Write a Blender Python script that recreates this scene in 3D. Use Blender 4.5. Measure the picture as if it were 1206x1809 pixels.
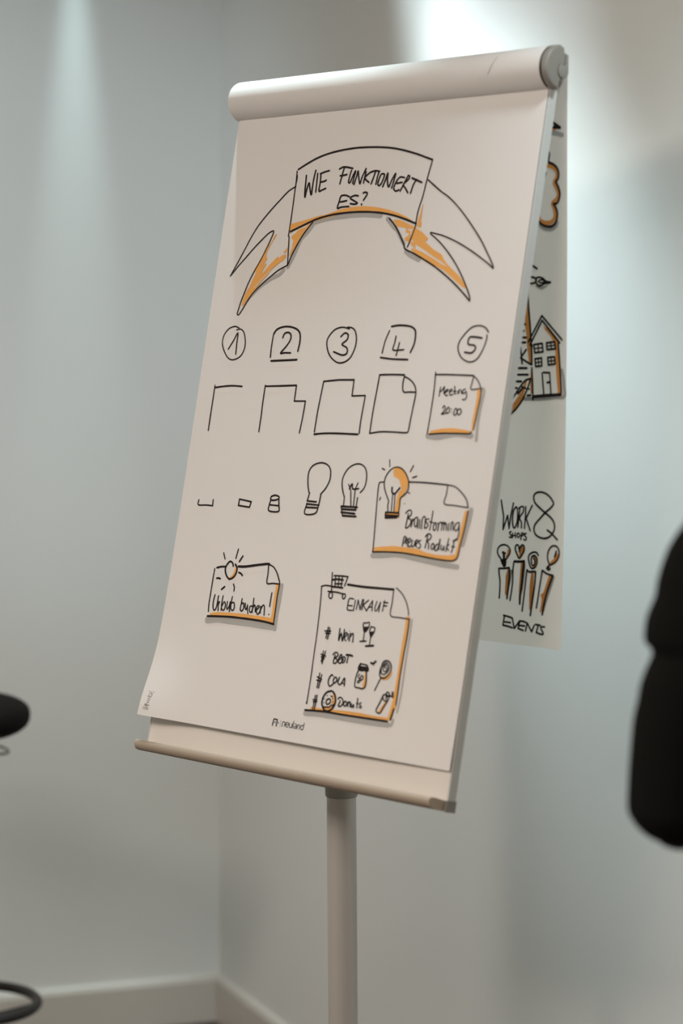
import bpy, bmesh, math, random
from mathutils import Vector, Matrix, noise
from mathutils.geometry import tessellate_polygon
random.seed(4)
scene = bpy.context.scene
for o in list(bpy.data.objects): bpy.data.objects.remove(o)
COL = scene.collection
EYE = 1.65                                   # camera height

# ------------------------------------------------------------ camera
PITCH, ROLL = -0.0667942, 0.00479877
cam = bpy.data.cameras.new('camera'); camo = bpy.data.objects.new('camera', cam); COL.objects.link(camo)
fw = Vector((0, math.cos(PITCH), math.sin(PITCH))); up0 = Vector((0, -math.sin(PITCH), math.cos(PITCH))); rt0 = Vector((1, 0, 0))
rt = rt0*math.cos(ROLL)+up0*math.sin(ROLL); up = up0*math.cos(ROLL)-rt0*math.sin(ROLL)
m = Matrix((rt, up, -fw)).transposed().to_4x4(); m.translation = Vector((0, 0, EYE)); camo.matrix_world = m
cam.sensor_fit = 'HORIZONTAL'; cam.sensor_width = 24; cam.lens = 85
cam.dof.use_dof = True; cam.dof.focus_distance = 3.80; cam.dof.aperture_fstop = 2.4
cam.clip_start = .05
scene.camera = camo

# ------------------------------------------------------------ world, exposure
w = bpy.data.worlds.new('world'); scene.world = w; w.use_nodes = True
w.node_tree.nodes['Background'].inputs[0].default_value = (.75, .8, .85, 1)
w.node_tree.nodes['Background'].inputs[1].default_value = .02
scene.view_settings.view_transform = 'Standard'; scene.view_settings.look = 'None'
scene.view_settings.exposure = 0.06; scene.view_settings.gamma = 1.0; scene.view_settings.use_curve_mapping = False

# ------------------------------------------------------------ lamps
# room frame: K = corner of the two walls, AL runs along the left wall away from the corner, BR along the right wall towards the camera
K = Vector((-0.29599, 5.87214, 0)); YR = 0.370552
AL = Vector((-math.cos(YR), -math.sin(YR), 0)); BR = Vector((math.sin(YR), -math.cos(YR), 0))
NL, NR = BR, AL                              # inward normals: left wall faces BR, right wall faces AL
CEIL = 3.00
def room(a, b, z=0): return K+AL*a+BR*b+Vector((0, 0, z))
COOL = (.80, .93, 1.0); WARM = (1.0, .80, .62)
# (a, b, watts, cone deg, blend, colour)   a = distance from the right wall, b = distance from the left wall
SPOTS = [(.16, 1.59, 28, 66, .5, (.82, .90, 1)), (.36, .05, 107, 15, 1.0, (.72, .98, 1)), (.55, 1.62, 68, 80, .6, (.76, .96, 1))]
FILL_PANELS = [(2.3, 3.4, 19, (1, .86, .76)), (2.7, 4.3, 22, (1, .86, .76)), (3.3, 2.8, 42, (1, .87, .77))]  # added warm fill from the unseen room; panel fixtures invented to light the board
def lamp_spot(p, watts, cone, blend, colr, soft=.02):
    l = bpy.data.lights.new('downlight_lamp', 'SPOT'); l.energy = watts; l.spot_size = math.radians(cone); l.spot_blend = blend
    l.color = colr; l.shadow_soft_size = soft
    o = bpy.data.objects.new('downlight_lamp', l); COL.objects.link(o); o.location = p; return o
def lamp_area(p, watts, colr, sx=1.16, sy=.56):
    l = bpy.data.lights.new('panel_lamp', 'AREA'); l.shape = 'RECTANGLE'; l.size = sx; l.size_y = sy; l.energy = watts; l.color = colr
    o = bpy.data.objects.new('panel_lamp', l); COL.objects.link(o); o.location = p; return o
for a, b, wt, cone, bl, c in SPOTS: lamp_spot(room(a, b, CEIL-.03), wt, cone, bl, c)
for a, b, wt, c in FILL_PANELS:
    o = lamp_area(room(a, b, CEIL-.035), wt, c); o.rotation_euler = (0, 0, YR)

# unseen spots added to brighten right wall and chart edge; last faces left wall
AIM = [((.27, .85), (0, 2.08, 1.32), 180, 36, 1.0, (.80, .95, 1)), ((.28, 3.2), (0, 1.92, 1.15), 52, 40, 1.0, (.84, .95, 1)), ((2.6, 3.2), (.55, 0.0, 1.80), 175, 32, .9, (.75, .89, 1))]
for (a, b), (ta, tb, tz), wt, cone, bl, c in AIM:
    p = room(a, b, CEIL-.16); o = lamp_spot(p, wt, cone, bl, c, .10); d = room(ta, tb, tz)-p
    o.rotation_euler = d.to_track_quat('-Z', 'Y').to_euler()

# ------------------------------------------------------------ materials
def mat(name, col, rough=.6, metal=0, nscale=0, namt=0, bump=0, bscale=60, spec=.5, sss=0, emit=None):
    M = bpy.data.materials.new(name); M.use_nodes = True; nt = M.node_tree; b = nt.nodes['Principled BSDF']
    b.inputs['Base Color'].default_value = (*col, 1); b.inputs['Roughness'].default_value = rough; b.inputs['Metallic'].default_value = metal
    b.inputs['Specular IOR Level'].default_value = spec
    tc = nt.nodes.new('ShaderNodeTexCoord')
    if namt:
        n = nt.nodes.new('ShaderNodeTexNoise'); n.inputs['Scale'].default_value = nscale; n.inputs['Detail'].default_value = 4
        nt.links.new(tc.outputs['Object'], n.inputs['Vector'])
        r = nt.nodes.new('ShaderNodeMapRange'); r.inputs['To Min'].default_value = 1-namt; r.inputs['To Max'].default_value = 1+namt
        nt.links.new(n.outputs['Fac'], r.inputs['Value'])
        mx = nt.nodes.new('ShaderNodeVectorMath'); mx.operation = 'SCALE'; mx.inputs[0].default_value = col
        nt.links.new(r.outputs['Result'], mx.inputs['Scale']); nt.links.new(mx.outputs['Vector'], b.inputs['Base Color'])
    if bump:
        n = nt.nodes.new('ShaderNodeTexNoise'); n.inputs['Scale'].default_value = bscale; n.inputs['Detail'].default_value = 3
        nt.links.new(tc.outputs['Object'], n.inputs['Vector'])
        bp = nt.nodes.new('ShaderNodeBump'); bp.inputs['Strength'].default_value = bump; bp.inputs['Distance'].default_value = .002
        nt.links.new(n.outputs['Fac'], bp.inputs['Height']); nt.links.new(bp.outputs['Normal'], b.inputs['Normal'])
    if emit:
        b.inputs['Emission Color'].default_value = (*emit[0], 1); b.inputs['Emission Strength'].default_value = emit[1]
    return M
M_WALL = mat('wall_paint', (.765, .785, .760), .75, nscale=1.5, namt=.02, bump=.04, bscale=150)
M_CEIL = mat('ceiling_paint', (.80, .80, .78), .85, nscale=2, namt=.02)
M_BASE = mat('baseboard_lacquer', (.60, .57, .52), .4, nscale=3, namt=.02)
M_FLOOR = mat('floor_carpet', (.075, .048, .038), .95, nscale=300, namt=.35, bump=.6, bscale=400)
M_PAPER = mat('paper', (.79, .775, .757), .8, nscale=9, namt=.012, bump=.03, bscale=25, spec=.2)
M_SHEET = mat('paper_translucent', (.79, .775, .757), .8, nscale=9, namt=.012, bump=.03, bscale=25, spec=.2)
_nt = M_SHEET.node_tree; _tr = _nt.nodes.new('ShaderNodeBsdfTranslucent'); _tr.inputs[0].default_value = (.95, .87, .76, 1)
_mx = _nt.nodes.new('ShaderNodeMixShader'); _mx.inputs[0].default_value = .36
_nt.links.new(_nt.nodes['Principled BSDF'].outputs[0], _mx.inputs[1]); _nt.links.new(_tr.outputs[0], _mx.inputs[2]); _nt.links.new(_mx.outputs[0], _nt.nodes['Material Output'].inputs[0])
M_BOARD = mat('board_surface', (.79, .755, .705), .35, nscale=4, namt=.01)
M_FRAME = mat('board_frame', (.60, .62, .60), .45, nscale=6, namt=.02)
M_TRAY = mat('tray_aluminium', (.50, .425, .34), .45, metal=.25, nscale=30, namt=.04)
M_POLE = mat('pole_lacquer', (.52, .50, .47), .35, metal=.15, nscale=5, namt=.02)
M_CAP = mat('cap_plastic', (.27, .26, .232), .45, nscale=20, namt=.03)
M_DARK = mat('dark_plastic', (.03, .03, .03), .5, nscale=20, namt=.1)
M_INK = mat('ink_black', (.017, .011, .010), .7, nscale=120, namt=.25, spec=.2)
M_ORANGE = mat('ink_orange', (.86, .44, .13), .75, nscale=60, namt=.06, spec=.2)
M_GREY = mat('ink_grey', (.44, .435, .42), .8, nscale=60, namt=.05, spec=.2)
M_CREASE = mat('crease_mark', (.50, .44, .34), .8, nscale=40, namt=.05)
M_ORANGE_DEEP = mat('ink_orange_deep', (.80, .33, .085), .75, nscale=60, namt=.06, spec=.2)
M_TINT = mat('print_grey', (.34, .32, .29), .8, nscale=60, namt=.05, spec=.2)
M_BLACKCLOTH = mat('black_fabric', (.006, .006, .0055), .95, nscale=200, namt=.2, bump=.4, bscale=500, spec=.1)
M_TROUSER = mat('trouser_fabric', (.015, .016, .02), .9, nscale=200, namt=.2, bump=.3, bscale=600, spec=.1)
M_SKIN = mat('skin', (.62, .38, .28), .55, nscale=30, namt=.05)
M_HAIR = mat('hair', (.03, .018, .012), .6, nscale=120, namt=.3, bump=.6, bscale=150)
M_WHITEEYE = mat('eye_white', (.8, .78, .75), .3, nscale=10, namt=.02)
M_LIP = mat('lips', (.45, .18, .15), .5, nscale=20, namt=.05)
M_STOOL = mat('stool_fabric', (.008, .0065, .006), .9, nscale=200, namt=.25, bump=.4, bscale=400, spec=.12)
M_METAL = mat('black_metal', (.012, .011, .011), .45, nscale=30, namt=.1)
M_WIRE = mat('wire_metal', (.05, .035, .03), .35, metal=.5, nscale=30, namt=.1)
M_CHROME = mat('chrome', (.6, .6, .6), .15, metal=1, nscale=5, namt=.02)
M_FILL = mat('lit_diffuser', (.9, .9, .88), .5, nscale=5, namt=.01, emit=((1, .93, .82), 2.0))  # glow of the added fill panels

# ------------------------------------------------------------ helpers
def link_mesh(name, bm, mats, parent=None, smooth=None):
    me = bpy.data.meshes.new(name); bm.normal_update(); bm.to_mesh(me); bm.free()
    for mm in (mats if isinstance(mats, (list, tuple)) else [mats]): me.materials.append(mm)
    o = bpy.data.objects.new(name, me); COL.objects.link(o)
    if parent: o.parent = parent
    if smooth is not None:
        for p in me.polygons: p.use_smooth = True
        if smooth < 180:
            md = me
            try: md.set_sharp_from_angle(angle=math.radians(smooth))
            except Exception: pass
    return o
def empty(name, loc, rz=0):
    o = bpy.data.objects.new(name, None); COL.objects.link(o); o.location = loc; o.rotation_euler = (0, 0, rz); o.empty_display_size = .1
    return o
def tag(o, label=None, cat=None, group=None, kind=None):
    if label: o['label'] = label
    if cat: o['category'] = cat
    if group: o['group'] = group
    if kind: o['kind'] = kind
    return o
def bevel(bm, w, seg=2, ang=35):
    es = [e for e in bm.edges if len(e.link_faces) == 2 and e.calc_face_angle(0) > math.radians(ang)]
    bmesh.ops.bevel(bm, geom=es, offset=w, segments=seg, profile=.5, affect='EDGES')
def box(bm, c, s, R=None):
    r = bmesh.ops.create_cube(bm, size=1)
    for v in r['verts']:
        v.co = Vector((v.co.x*s[0], v.co.y*s[1], v.co.z*s[2]))
        if R: v.co = R @ v.co
        v.co += Vector(c)
    return r['verts']
def prism(bm, pts, x0, x1):
    """closed profile of (y, z) pulled along x"""
    a = [bm.verts.new((x0, y, z)) for y, z in pts]; b = [bm.verts.new((x1, y, z)) for y, z in pts]
    n = len(pts)
    for i in range(n): bm.faces.new((a[i], a[(i+1) % n], b[(i+1) % n], b[i]))
    bm.faces.new(a[::-1]); bm.faces.new(b)
    bmesh.ops.recalc_face_normals(bm, faces=bm.faces)
def lathe(bm, prof, seg=48, c=(0, 0, 0), cap=True):
    rings = []
    for r, z in prof: rings.append([bm.verts.new((c[0]+r*math.cos(2*math.pi*i/seg), c[1]+r*math.sin(2*math.pi*i/seg), c[2]+z)) for i in range(seg)])
    for A, B in zip(rings, rings[1:]):
        for i in range(seg): bm.faces.new((A[i], A[(i+1) % seg], B[(i+1) % seg], B[i]))
    if cap:
        bm.faces.new(rings[0][::-1]); bm.faces.new(rings[-1])
def tube(bm, pts, rad, seg=12, closed=False, cap=True):
    pts = [Vector(p) for p in pts]; n = len(pts); rings = []
    rad = rad if isinstance(rad, (list, tuple)) else [rad]*n
    nrm = None
    for i, p in enumerate(pts):
        if closed: t = pts[(i+1) % n]-pts[i-1]
        else: t = pts[min(i+1, n-1)]-pts[max(i-1, 0)]
        t.normalize()
        if nrm is None: nrm = t.orthogonal().normalized()
        nrm = (nrm-t*nrm.dot(t)).normalized(); bn = t.cross(nrm)
        rr = rad[i] if isinstance(rad[i], tuple) else (rad[i], rad[i])
        rings.append([bm.verts.new(p+nrm*math.cos(2*math.pi*k/seg)*rr[0]+bn*math.sin(2*math.pi*k/seg)*rr[1]) for k in range(seg)])
    for i in range(n if closed else n-1):
        A, B = rings[i], rings[(i+1) % n]
        for k in range(seg): bm.faces.new((A[k], A[(k+1) % seg], B[(k+1) % seg], B[k]))
    if cap and not closed: bm.faces.new(rings[0][::-1]); bm.faces.new(rings[-1])
def struct(name, bm, mm, smooth=None): return tag(link_mesh(name, bm, mm, None, smooth), kind='structure')
def rbox(bm, a0, a1, b0, b1, z0, z1):
    """box in room coordinates"""
    vs = [bm.verts.new(room(a, b, z)) for a in (a0, a1) for b in (b0, b1) for z in (z0, z1)]
    for f in ((0, 1, 3, 2), (4, 6, 7, 5), (0, 4, 5, 1), (2, 3, 7, 6), (0, 2, 6, 4), (1, 5, 7, 3)): bm.faces.new([vs[i] for i in f])
    bmesh.ops.recalc_face_normals(bm, faces=bm.faces)

# ------------------------------------------------------------ the room
RA, RB = 5.0, 8.2
for name, ar in (('wall_left', (-.12, RA+.12, -.12, 0)), ('wall_right', (-.12, 0, 0, RB)), ('wall_back', (-.12, RA+.12, RB, RB+.12)), ('wall_far', (RA, RA+.12, 0, RB))):
    bm = bmesh.new(); rbox(bm, *ar, 0, CEIL); struct(name, bm, M_WALL)
bm = bmesh.new(); rbox(bm, -.12, RA+.12, -.12, RB+.12, -.1, 0); struct('floor', bm, M_FLOOR)
bm = bmesh.new(); rbox(bm, -.12, RA+.12, -.12, RB+.12, CEIL, CEIL+.1); struct('ceiling', bm, M_CEIL)
BH, BT = .116, .014
def skirting(name, along, inward, start, length):
    bm = bmesh.new(); prof = [(0, .001), (BT, .001), (BT, BH-.014), (BT*.72, BH-.004), (BT*.45, BH), (0, BH)]
    A = [bm.verts.new(start+inward*p+Vector((0, 0, z))) for p, z in prof]; B = [bm.verts.new(start+along*length+inward*p+Vector((0, 0, z))) for p, z in prof]
    n = len(prof)
    for i in range(n): bm.faces.new((A[i], A[(i+1) % n], B[(i+1) % n], B[i]))
    bm.faces.new(A); bm.faces.new(B[::-1]); bmesh.ops.recalc_face_normals(bm, faces=bm.faces)
    return struct(name, bm, M_BASE)
skirting('baseboard_left', AL, BR, K+AL*.0, RA)
skirting('baseboard_right', BR, AL, K+BR*BT, RB-BT)
# ceiling fixtures: recessed spots, added fill panels, aimed spots
SPOT_LABELS = ['round recessed spotlight tight against the right wall above the bright patch',
               'narrow-beam round spotlight tight against the left wall above the pale streak',
               'round recessed spotlight above the paper roll of the flip chart']
FILL_LABELS = ['square flat ceiling panel light nearest the flip chart', 'square flat ceiling panel light towards the far side wall', 'square flat ceiling panel light farthest back in the room']
for i, (a, b, wt, cone, bl, c) in enumerate(SPOTS):
    t = empty('downlight', room(a, b, CEIL-.001)); tag(t, SPOT_LABELS[i], 'ceiling light', 'recessed ceiling spotlights')
    bm = bmesh.new(); lathe(bm, [(.032, -.001), (.050, -.001), (.050, -.006), (.044, -.010), (.036, -.008), (.032, -.001)], cap=False); link_mesh('trim_ring', bm, M_CHROME, t, 40)
for i, (a, b, wt, c) in enumerate(FILL_PANELS):  # invented housings for the added fill lamps
    t = empty('ceiling_panel_light', room(a, b, CEIL-.001), YR); tag(t, FILL_LABELS[i], 'ceiling light', 'square ceiling panels')
    bm = bmesh.new()
    for s in (-1, 1): box(bm, (s*.605, 0, -.012), (.02, .63, .022)); box(bm, (0, s*.305, -.012), (1.19, .02, .022))
    link_mesh('panel_frame', bm, M_FRAME, t)
    bm = bmesh.new(); box(bm, (0, 0, -.008), (1.19, .59, .012)); link_mesh('panel_diffuser', bm, M_FILL, t)

AIM_LABELS = ['adjustable black ceiling spotlight between the corner and the flip chart', 'adjustable black ceiling spotlight beside the person, close to the right wall',
              'adjustable black ceiling spotlight in mid-room turned towards the left wall']
for (a, b), (ta, tb, tz), wt, cone, bl, c in AIM:  # spot housings; the ones along the right wall are added
    p = room(a, b, CEIL-.16); d = (room(ta, tb, tz)-p).normalized(); R = d.to_track_quat('-Z', 'Y').to_matrix()
    t = empty('ceiling_spotlight', room(a, b, CEIL-.001)); tag(t, AIM_LABELS[[q[0] for q in AIM].index((a, b))], 'ceiling light', 'adjustable ceiling spotlights')
    bm = bmesh.new(); lathe(bm, [(.05, -.03), (.055, -.025), (.055, -.001)]); tube(bm, [(0, 0, -.03), (0, 0, -.11)], .008); link_mesh('ceiling_mount', bm, M_METAL, t, 40)
    bm = bmesh.new(); lathe(bm, [(.046, .02), (.050, .02), (.052, .10), (.045, .13), (.012, .135), (.012, .12), (.040, .115), (.046, .09), (.046, .02)], cap=False)
    for v in bm.verts: v.co = R @ (v.co+Vector((0, 0, -.015)))+(p-room(a, b, CEIL-.001))
    link_mesh('lamp_head', bm, M_METAL, t, 40)

# ------------------------------------------------------------ flip chart frame of reference
YAW, LEAN = -0.826779, 0.193002
T = Vector((0.290679, 3.466239, EYE+0.371241))       # top right corner of the visible sheet
U = Vector((math.cos(YAW), math.sin(YAW), 0)); E = Vector((-math.sin(YAW), math.cos(YAW), 0))   # along the board, backwards
PU = -.34                                             # pole position along the board
P_TOP = T+U*PU+E*(-.088); P_TOP.z = 1.50
LEANX = .012
P_BASE = Vector((P_TOP.x+LEANX*P_TOP.z, P_TOP.y, 0))
def loc(u, e, z):
    """point given by along-board u, backward offset e from the sheet's top edge and height z -> local to the stand"""
    wpt = T+U*u+E*e; wpt.z = z
    d = wpt-P_BASE
    return Vector((d.dot(U), d.dot(E), z))
SL, CL = math.sin(LEAN), math.cos(LEAN)
def brd(u, v, p):
    """point on the leaning board: u along, v down the slope, p out towards the viewer"""
    return loc(u, -v*SL-p*CL, T.z-v*CL+p*SL)
W_SHEET, H_SHEET = .680, .9743

stand = empty('flip_chart_stand', P_BASE, YAW)
tag(stand, 'pale grey flip chart stand with tilted board on a single round pole in the corner', 'flip chart')
# board panel
bm = bmesh.new()
def brdbox(bm, u0, u1, v0, v1, p0, p1):
    vs = [bm.verts.new(brd(u, v, p)) for u in (u0, u1) for v in (v0, v1) for p in (p0, p1)]
    for f in ((0, 1, 3, 2), (4, 6, 7, 5), (0, 4, 5, 1), (2, 3, 7, 6), (0, 2, 6, 4), (1, 5, 7, 3)): bm.faces.new([vs[i] for i in f])
    bmesh.ops.recalc_face_normals(bm, faces=bm.faces)
UL, UR = -.6765, .0015
brdbox(bm, UL+.003, UR-.003, -.02, 1.018, -.0150, -.003); link_mesh('writing_board', bm, M_BOARD, stand)
for a, b, c, dd, nm in ((UL, UL+.003, -.02, 1.02, 'edge_strip'), (UR-.003, UR, -.02, 1.02, 'edge_strip')):
    bm = bmesh.new(); brdbox(bm, a, b, c, dd, -.0185, -.0025); bevel(bm, .0008); link_mesh(nm, bm, M_FRAME, stand)
bm = bmesh.new(); brdbox(bm, UL+.003, UR-.003, -.02, 1.018, -.0183, -.0152); link_mesh('back_sheet_metal', bm, M_FRAME, stand)
# pen tray
bm = bmesh.new()
prof = [(-.0185, 1.016), (.004, 1.0155), (.0125, 1.0135), (.0165, 1.0135), (.0192, 1.0155), (.0200, 1.0190), (.0192, 1.0230), (.0160, 1.0280), (.010, 1.0302), (-.0185, 1.0318)]
u0, u1 = UL-.004, UR
A = [bm.verts.new(brd(u0, v, p)) for p, v in prof]
Bv = [bm.verts.new(brd(u1-max(0, p)*.75, v, p)) for p, v in prof]
n = len(prof)
for i in range(n): bm.faces.new((A[i], A[(i+1) % n], Bv[(i+1) % n], Bv[i]))
bm.faces.new(A); bm.faces.new(Bv[::-1]); bmesh.ops.recalc_face_normals(bm, faces=bm.faces)
link_mesh('pen_tray', bm, M_TRAY, stand, 50)
bm = bmesh.new(); A = [bm.verts.new(brd(u1+.0002, v, p)) for p, v in ((-.0185, 1.0155), (.001, 1.0155), (.001, 1.0318), (-.0185, 1.0318))]; Bv = [bm.verts.new(v.co+Vector((.0015, 0, 0))) for v in A]
for i in range(4): bm.faces.new((A[i], A[(i+1) % 4], Bv[(i+1) % 4], Bv[i]))
bm.faces.new(A); bm.faces.new(Bv[::-1]); bmesh.ops.recalc_face_normals(bm, faces=bm.faces); link_mesh('tray_end_plate', bm, M_CAP, stand)
# drum and end caps at the top
ZC = T.z+.0305; EC = .0125
def drum_pt(t, k=1.0):                       # t in radians from the front (0) over the top (90) to the back (180)
    c, s = math.cos(t), math.sin(t)
    return (EC-c*(.0325 if c > 0 else .0285)*k, ZC+s*.0325*k)
bm = bmesh.new(); pts = [drum_pt(2*math.pi*i/40, .90) for i in range(40)]
q = [loc(0, e, z) for e, z in pts]; prism(bm, [(p.y, p.z) for p in q], loc(-.679, 0, 0).x, loc(-.002, 0, 0).x); link_mesh('drum', bm, M_CAP, stand, 40)
def cap_profile():
    pts = [(drum_pt(math.radians(a))) for a in range(-75, 96, 9)]
    pts += [(.0185, ZC+.0285), (.0195, ZC+.0215), (.0235, ZC+.0210), (.0225, ZC-.008), (.0110, ZC-.0150)]
    return pts
for ua, ub, nm in ((.0042, .0150, 'end_cap'), (-.6955, -.6845, 'end_cap')):
    bm = bmesh.new(); q = [loc(0, e, z) for e, z in cap_profile()]
    prism(bm, [(p.y, p.z) for p in q], loc(ua, 0, 0).x, loc(ub, 0, 0).x)
    if nm and ua > 0: 
        es = [e for e in bm.edges if all(abs(v.co.x-loc(ub, 0, 0).x) < 1e-5 for v in e.verts)]
        bmesh.ops.bevel(bm, geom=es, offset=.0042, segments=4, profile=.5, affect='EDGES')
        cap = link_mesh(nm, bm, M_CAP, stand, 35)
    else:
        bm.free()
bm = bmesh.new(); q = [loc(0, e, z) for e, z in ((.0035, ZC-.001), (.006, ZC+.0035), (.013, ZC+.0035), (.0165, ZC+.002), (.0185, ZC+.006), (.0190, ZC+.018), (.0240, ZC+.018), (.0240, ZC-.008), (.0200, ZC-.0135), (.0120, ZC-.0155), (.0055, ZC-.0125), (.0032, ZC-.007))]
q2 = [loc(0, e+(-.0006 if e < .02 else 0), z+(0.0005 if z > ZC else -.0005)) for e, z in ((.0035, ZC-.001), (.006, ZC+.0035), (.013, ZC+.0035), (.0165, ZC+.002), (.0185, ZC+.006), (.0190, ZC+.018), (.0240, ZC+.018), (.0240, ZC-.008), (.0200, ZC-.0135), (.0120, ZC-.0155), (.0055, ZC-.0125), (.0032, ZC-.007))]
prism(bm, [(p.y, p.z) for p in q], loc(.0151, 0, 0).x, loc(.0165, 0, 0).x); bevel(bm, .0004); lt = link_mesh('latch', bm, M_CAP, cap, 40)
bm = bmesh.new(); prism(bm, [(p.y, p.z) for p in q2], loc(.0140, 0, 0).x, loc(.0152, 0, 0).x); link_mesh('latch_seam', bm, M_DARK, cap)
# pole
def polept(z): return Vector(((P_BASE.x-LEANX*z)-P_BASE.x, 0, z))
RotW = Matrix.Rotation(-YAW, 3, 'Z')
def pl(z): return RotW @ polept(z)
def polepart(nm, prof, mm, seg=48):
    bm = bmesh.new(); rings = []
    for r, z in prof:
        c = pl(z); rings.append([bm.verts.new(c+Vector((r*math.cos(2*math.pi*i/seg), r*math.sin(2*math.pi*i/seg), 0))) for i in range(seg)])
    for A, B in zip(rings, rings[1:]):
        for i in range(seg): bm.faces.new((A[i], A[(i+1) % seg], B[(i+1) % seg], B[i]))
    bm.faces.new(rings[0][::-1]); bm.faces.new(rings[-1])
    return link_mesh(nm, bm, mm, stand, 35)
ZCOL = .970
polepart('lower_pole', [(.0226, .03), (.0226, ZCOL+.03)], M_POLE)
polepart('pole_collar', [(.0234, ZCOL), (.0248, ZCOL+.0015), (.0250, ZCOL+.004), (.0250, ZCOL+.05), (.0238, ZCOL+.053)], M_CAP)
polepart('upper_pole', [(.0195, ZCOL+.05), (.0195, 1.285), (.0175, 1.29)], M_POLE)
bm = bmesh.new(); c = pl(1.27); box(bm, (c.x, c.y, 1.275), (.07, .05, .11)); [setattr(v, 'co', v.co+Vector((0, -.0, 0))) for v in bm.verts]; bevel(bm, .004); link_mesh('tilt_bracket', bm, M_CAP, stand, 40)
bm = bmesh.new(); lathe(bm, [(.02, .014), (.12, .016), (.20, .014), (.255, .008), (.258, .004), (.256, .0005)][::-1] + [(.03, .032), (.026, .06)], c=(0, 0, 0), seg=64); link_mesh('round_foot_plate', bm, M_POLE, stand, 40)

# ------------------------------------------------------------ the pad of paper
pad = empty('paper_pad', T+U*PU, YAW); pad.location.z = 0
PB = Vector(pad.location)
def ploc(u, e, z):
    wpt = T+U*u+E*e; d = wpt-PB
    return Vector((d.dot(U), d.dot(E), z))
def pbrd(u, v, p): return ploc(u, -v*SL-p*CL, T.z-v*CL+p*SL)
tag(pad, 'white flip chart paper with black and orange marker sketches clipped to the tilted board', 'paper pad')
def ss(x): x = max(0, min(1, x)); return x*x*(3-2*x)
def wfront(u, v):
    """lift of the front sheet off the board plane (metres)"""
    c = ss((-u-.50)/.18)*ss((v-.80)/.175)
    return .0080*max(0, (v-.60)/.37)**2*(1-ss((u+.25)/.3)*.75)+.016*c*c+.0013*noise.noise(Vector((u*5, v*4, 3)))*ss(v/.1)*(.4+ss((v-.6)/.3))-.0008
def wback(u, v):
    """forward bulge (+) of the hanging flipped sheet"""
    return (-.0045*max(0, math.sin(math.pi*v/.8055))**1.5 if 0 < v < .8055 else 0)+.0008*noise.noise(Vector((u*4, v*4, 9)))
VB = .805                                     # hanging length of the flipped sheet
def P_front(u, v, off): return pbrd(u, v, wfront(u, v)+off)
def P_back(u, v, off): return ploc(u, .0405-wback(u, v)-off, T.z-v)
bm = bmesh.new(); NU, NV = 60, 90
g = [[bm.verts.new(P_front(-W_SHEET+W_SHEET*i/NU, -.012+(H_SHEET+.012)*j/NV, 0)) for i in range(NU+1)] for j in range(NV+1)]
for j in range(NV):
    for i in range(NU): bm.faces.new((g[j][i], g[j][i+1], g[j+1][i+1], g[j+1][i]))
bmesh.ops.solidify(bm, geom=bm.faces[:], thickness=.0004) if False else None
front = link_mesh('front_sheet', bm, M_PAPER, pad, 180)
# flipped sheet: from the clip at the front, over the drum, hanging down behind
prof = []
for a in range(-78, 181, 6): prof.append(drum_pt(math.radians(a)))
prof = [(.010, T.z-.0015)]+prof
bm = bmesh.new(); rows = []
for e, z in prof: rows.append([(e, z)])
NU = 40
def wrap_row(e, z, k):
    return [bm.verts.new(ploc(-.684+.684*i/NU, e, z+.0004*noise.noise(Vector((i*.25, k*.2, 0))))) for i in range(NU+1)]
G = [wrap_row(e, z, k) for k, (e, z) in enumerate(prof)]
for k in range(1, 60):
    v = -.0305+(VB+.0305)*k/59
    if v < -.02: continue
    G.append([bm.verts.new(P_back(-.684+.684*i/NU, v, 0)) for i in range(NU+1)])
for A, B in zip(G, G[1:]):
    for i in range(NU): bm.faces.new((A[i], A[i+1], B[i+1], B[i]))
for k, f in enumerate(bm.faces):
    if k < (len(prof)-1)*NU: f.material_index = 1
flip = link_mesh('flipped_sheet', bm, [M_SHEET, M_PAPER], pad, 180)
bm = bmesh.new(); q = [(drum_pt(math.radians(a), 1.025), u) for a, u in ((46, -.0865), (30, -.090), (12, -.0945), (-6, -.100))]
A = [(bm.verts.new(ploc(u-.0006*k, e, z)), bm.verts.new(ploc(u+.0006*k, e, z))) for k, ((e, z), u) in zip((.4, .8, 1.1, 1.3), q)]
for (a, b), (c, d) in zip(A, A[1:]): bm.faces.new((a, b, d, c))
link_mesh('crease_mark', bm, M_CREASE, flip)

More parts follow.
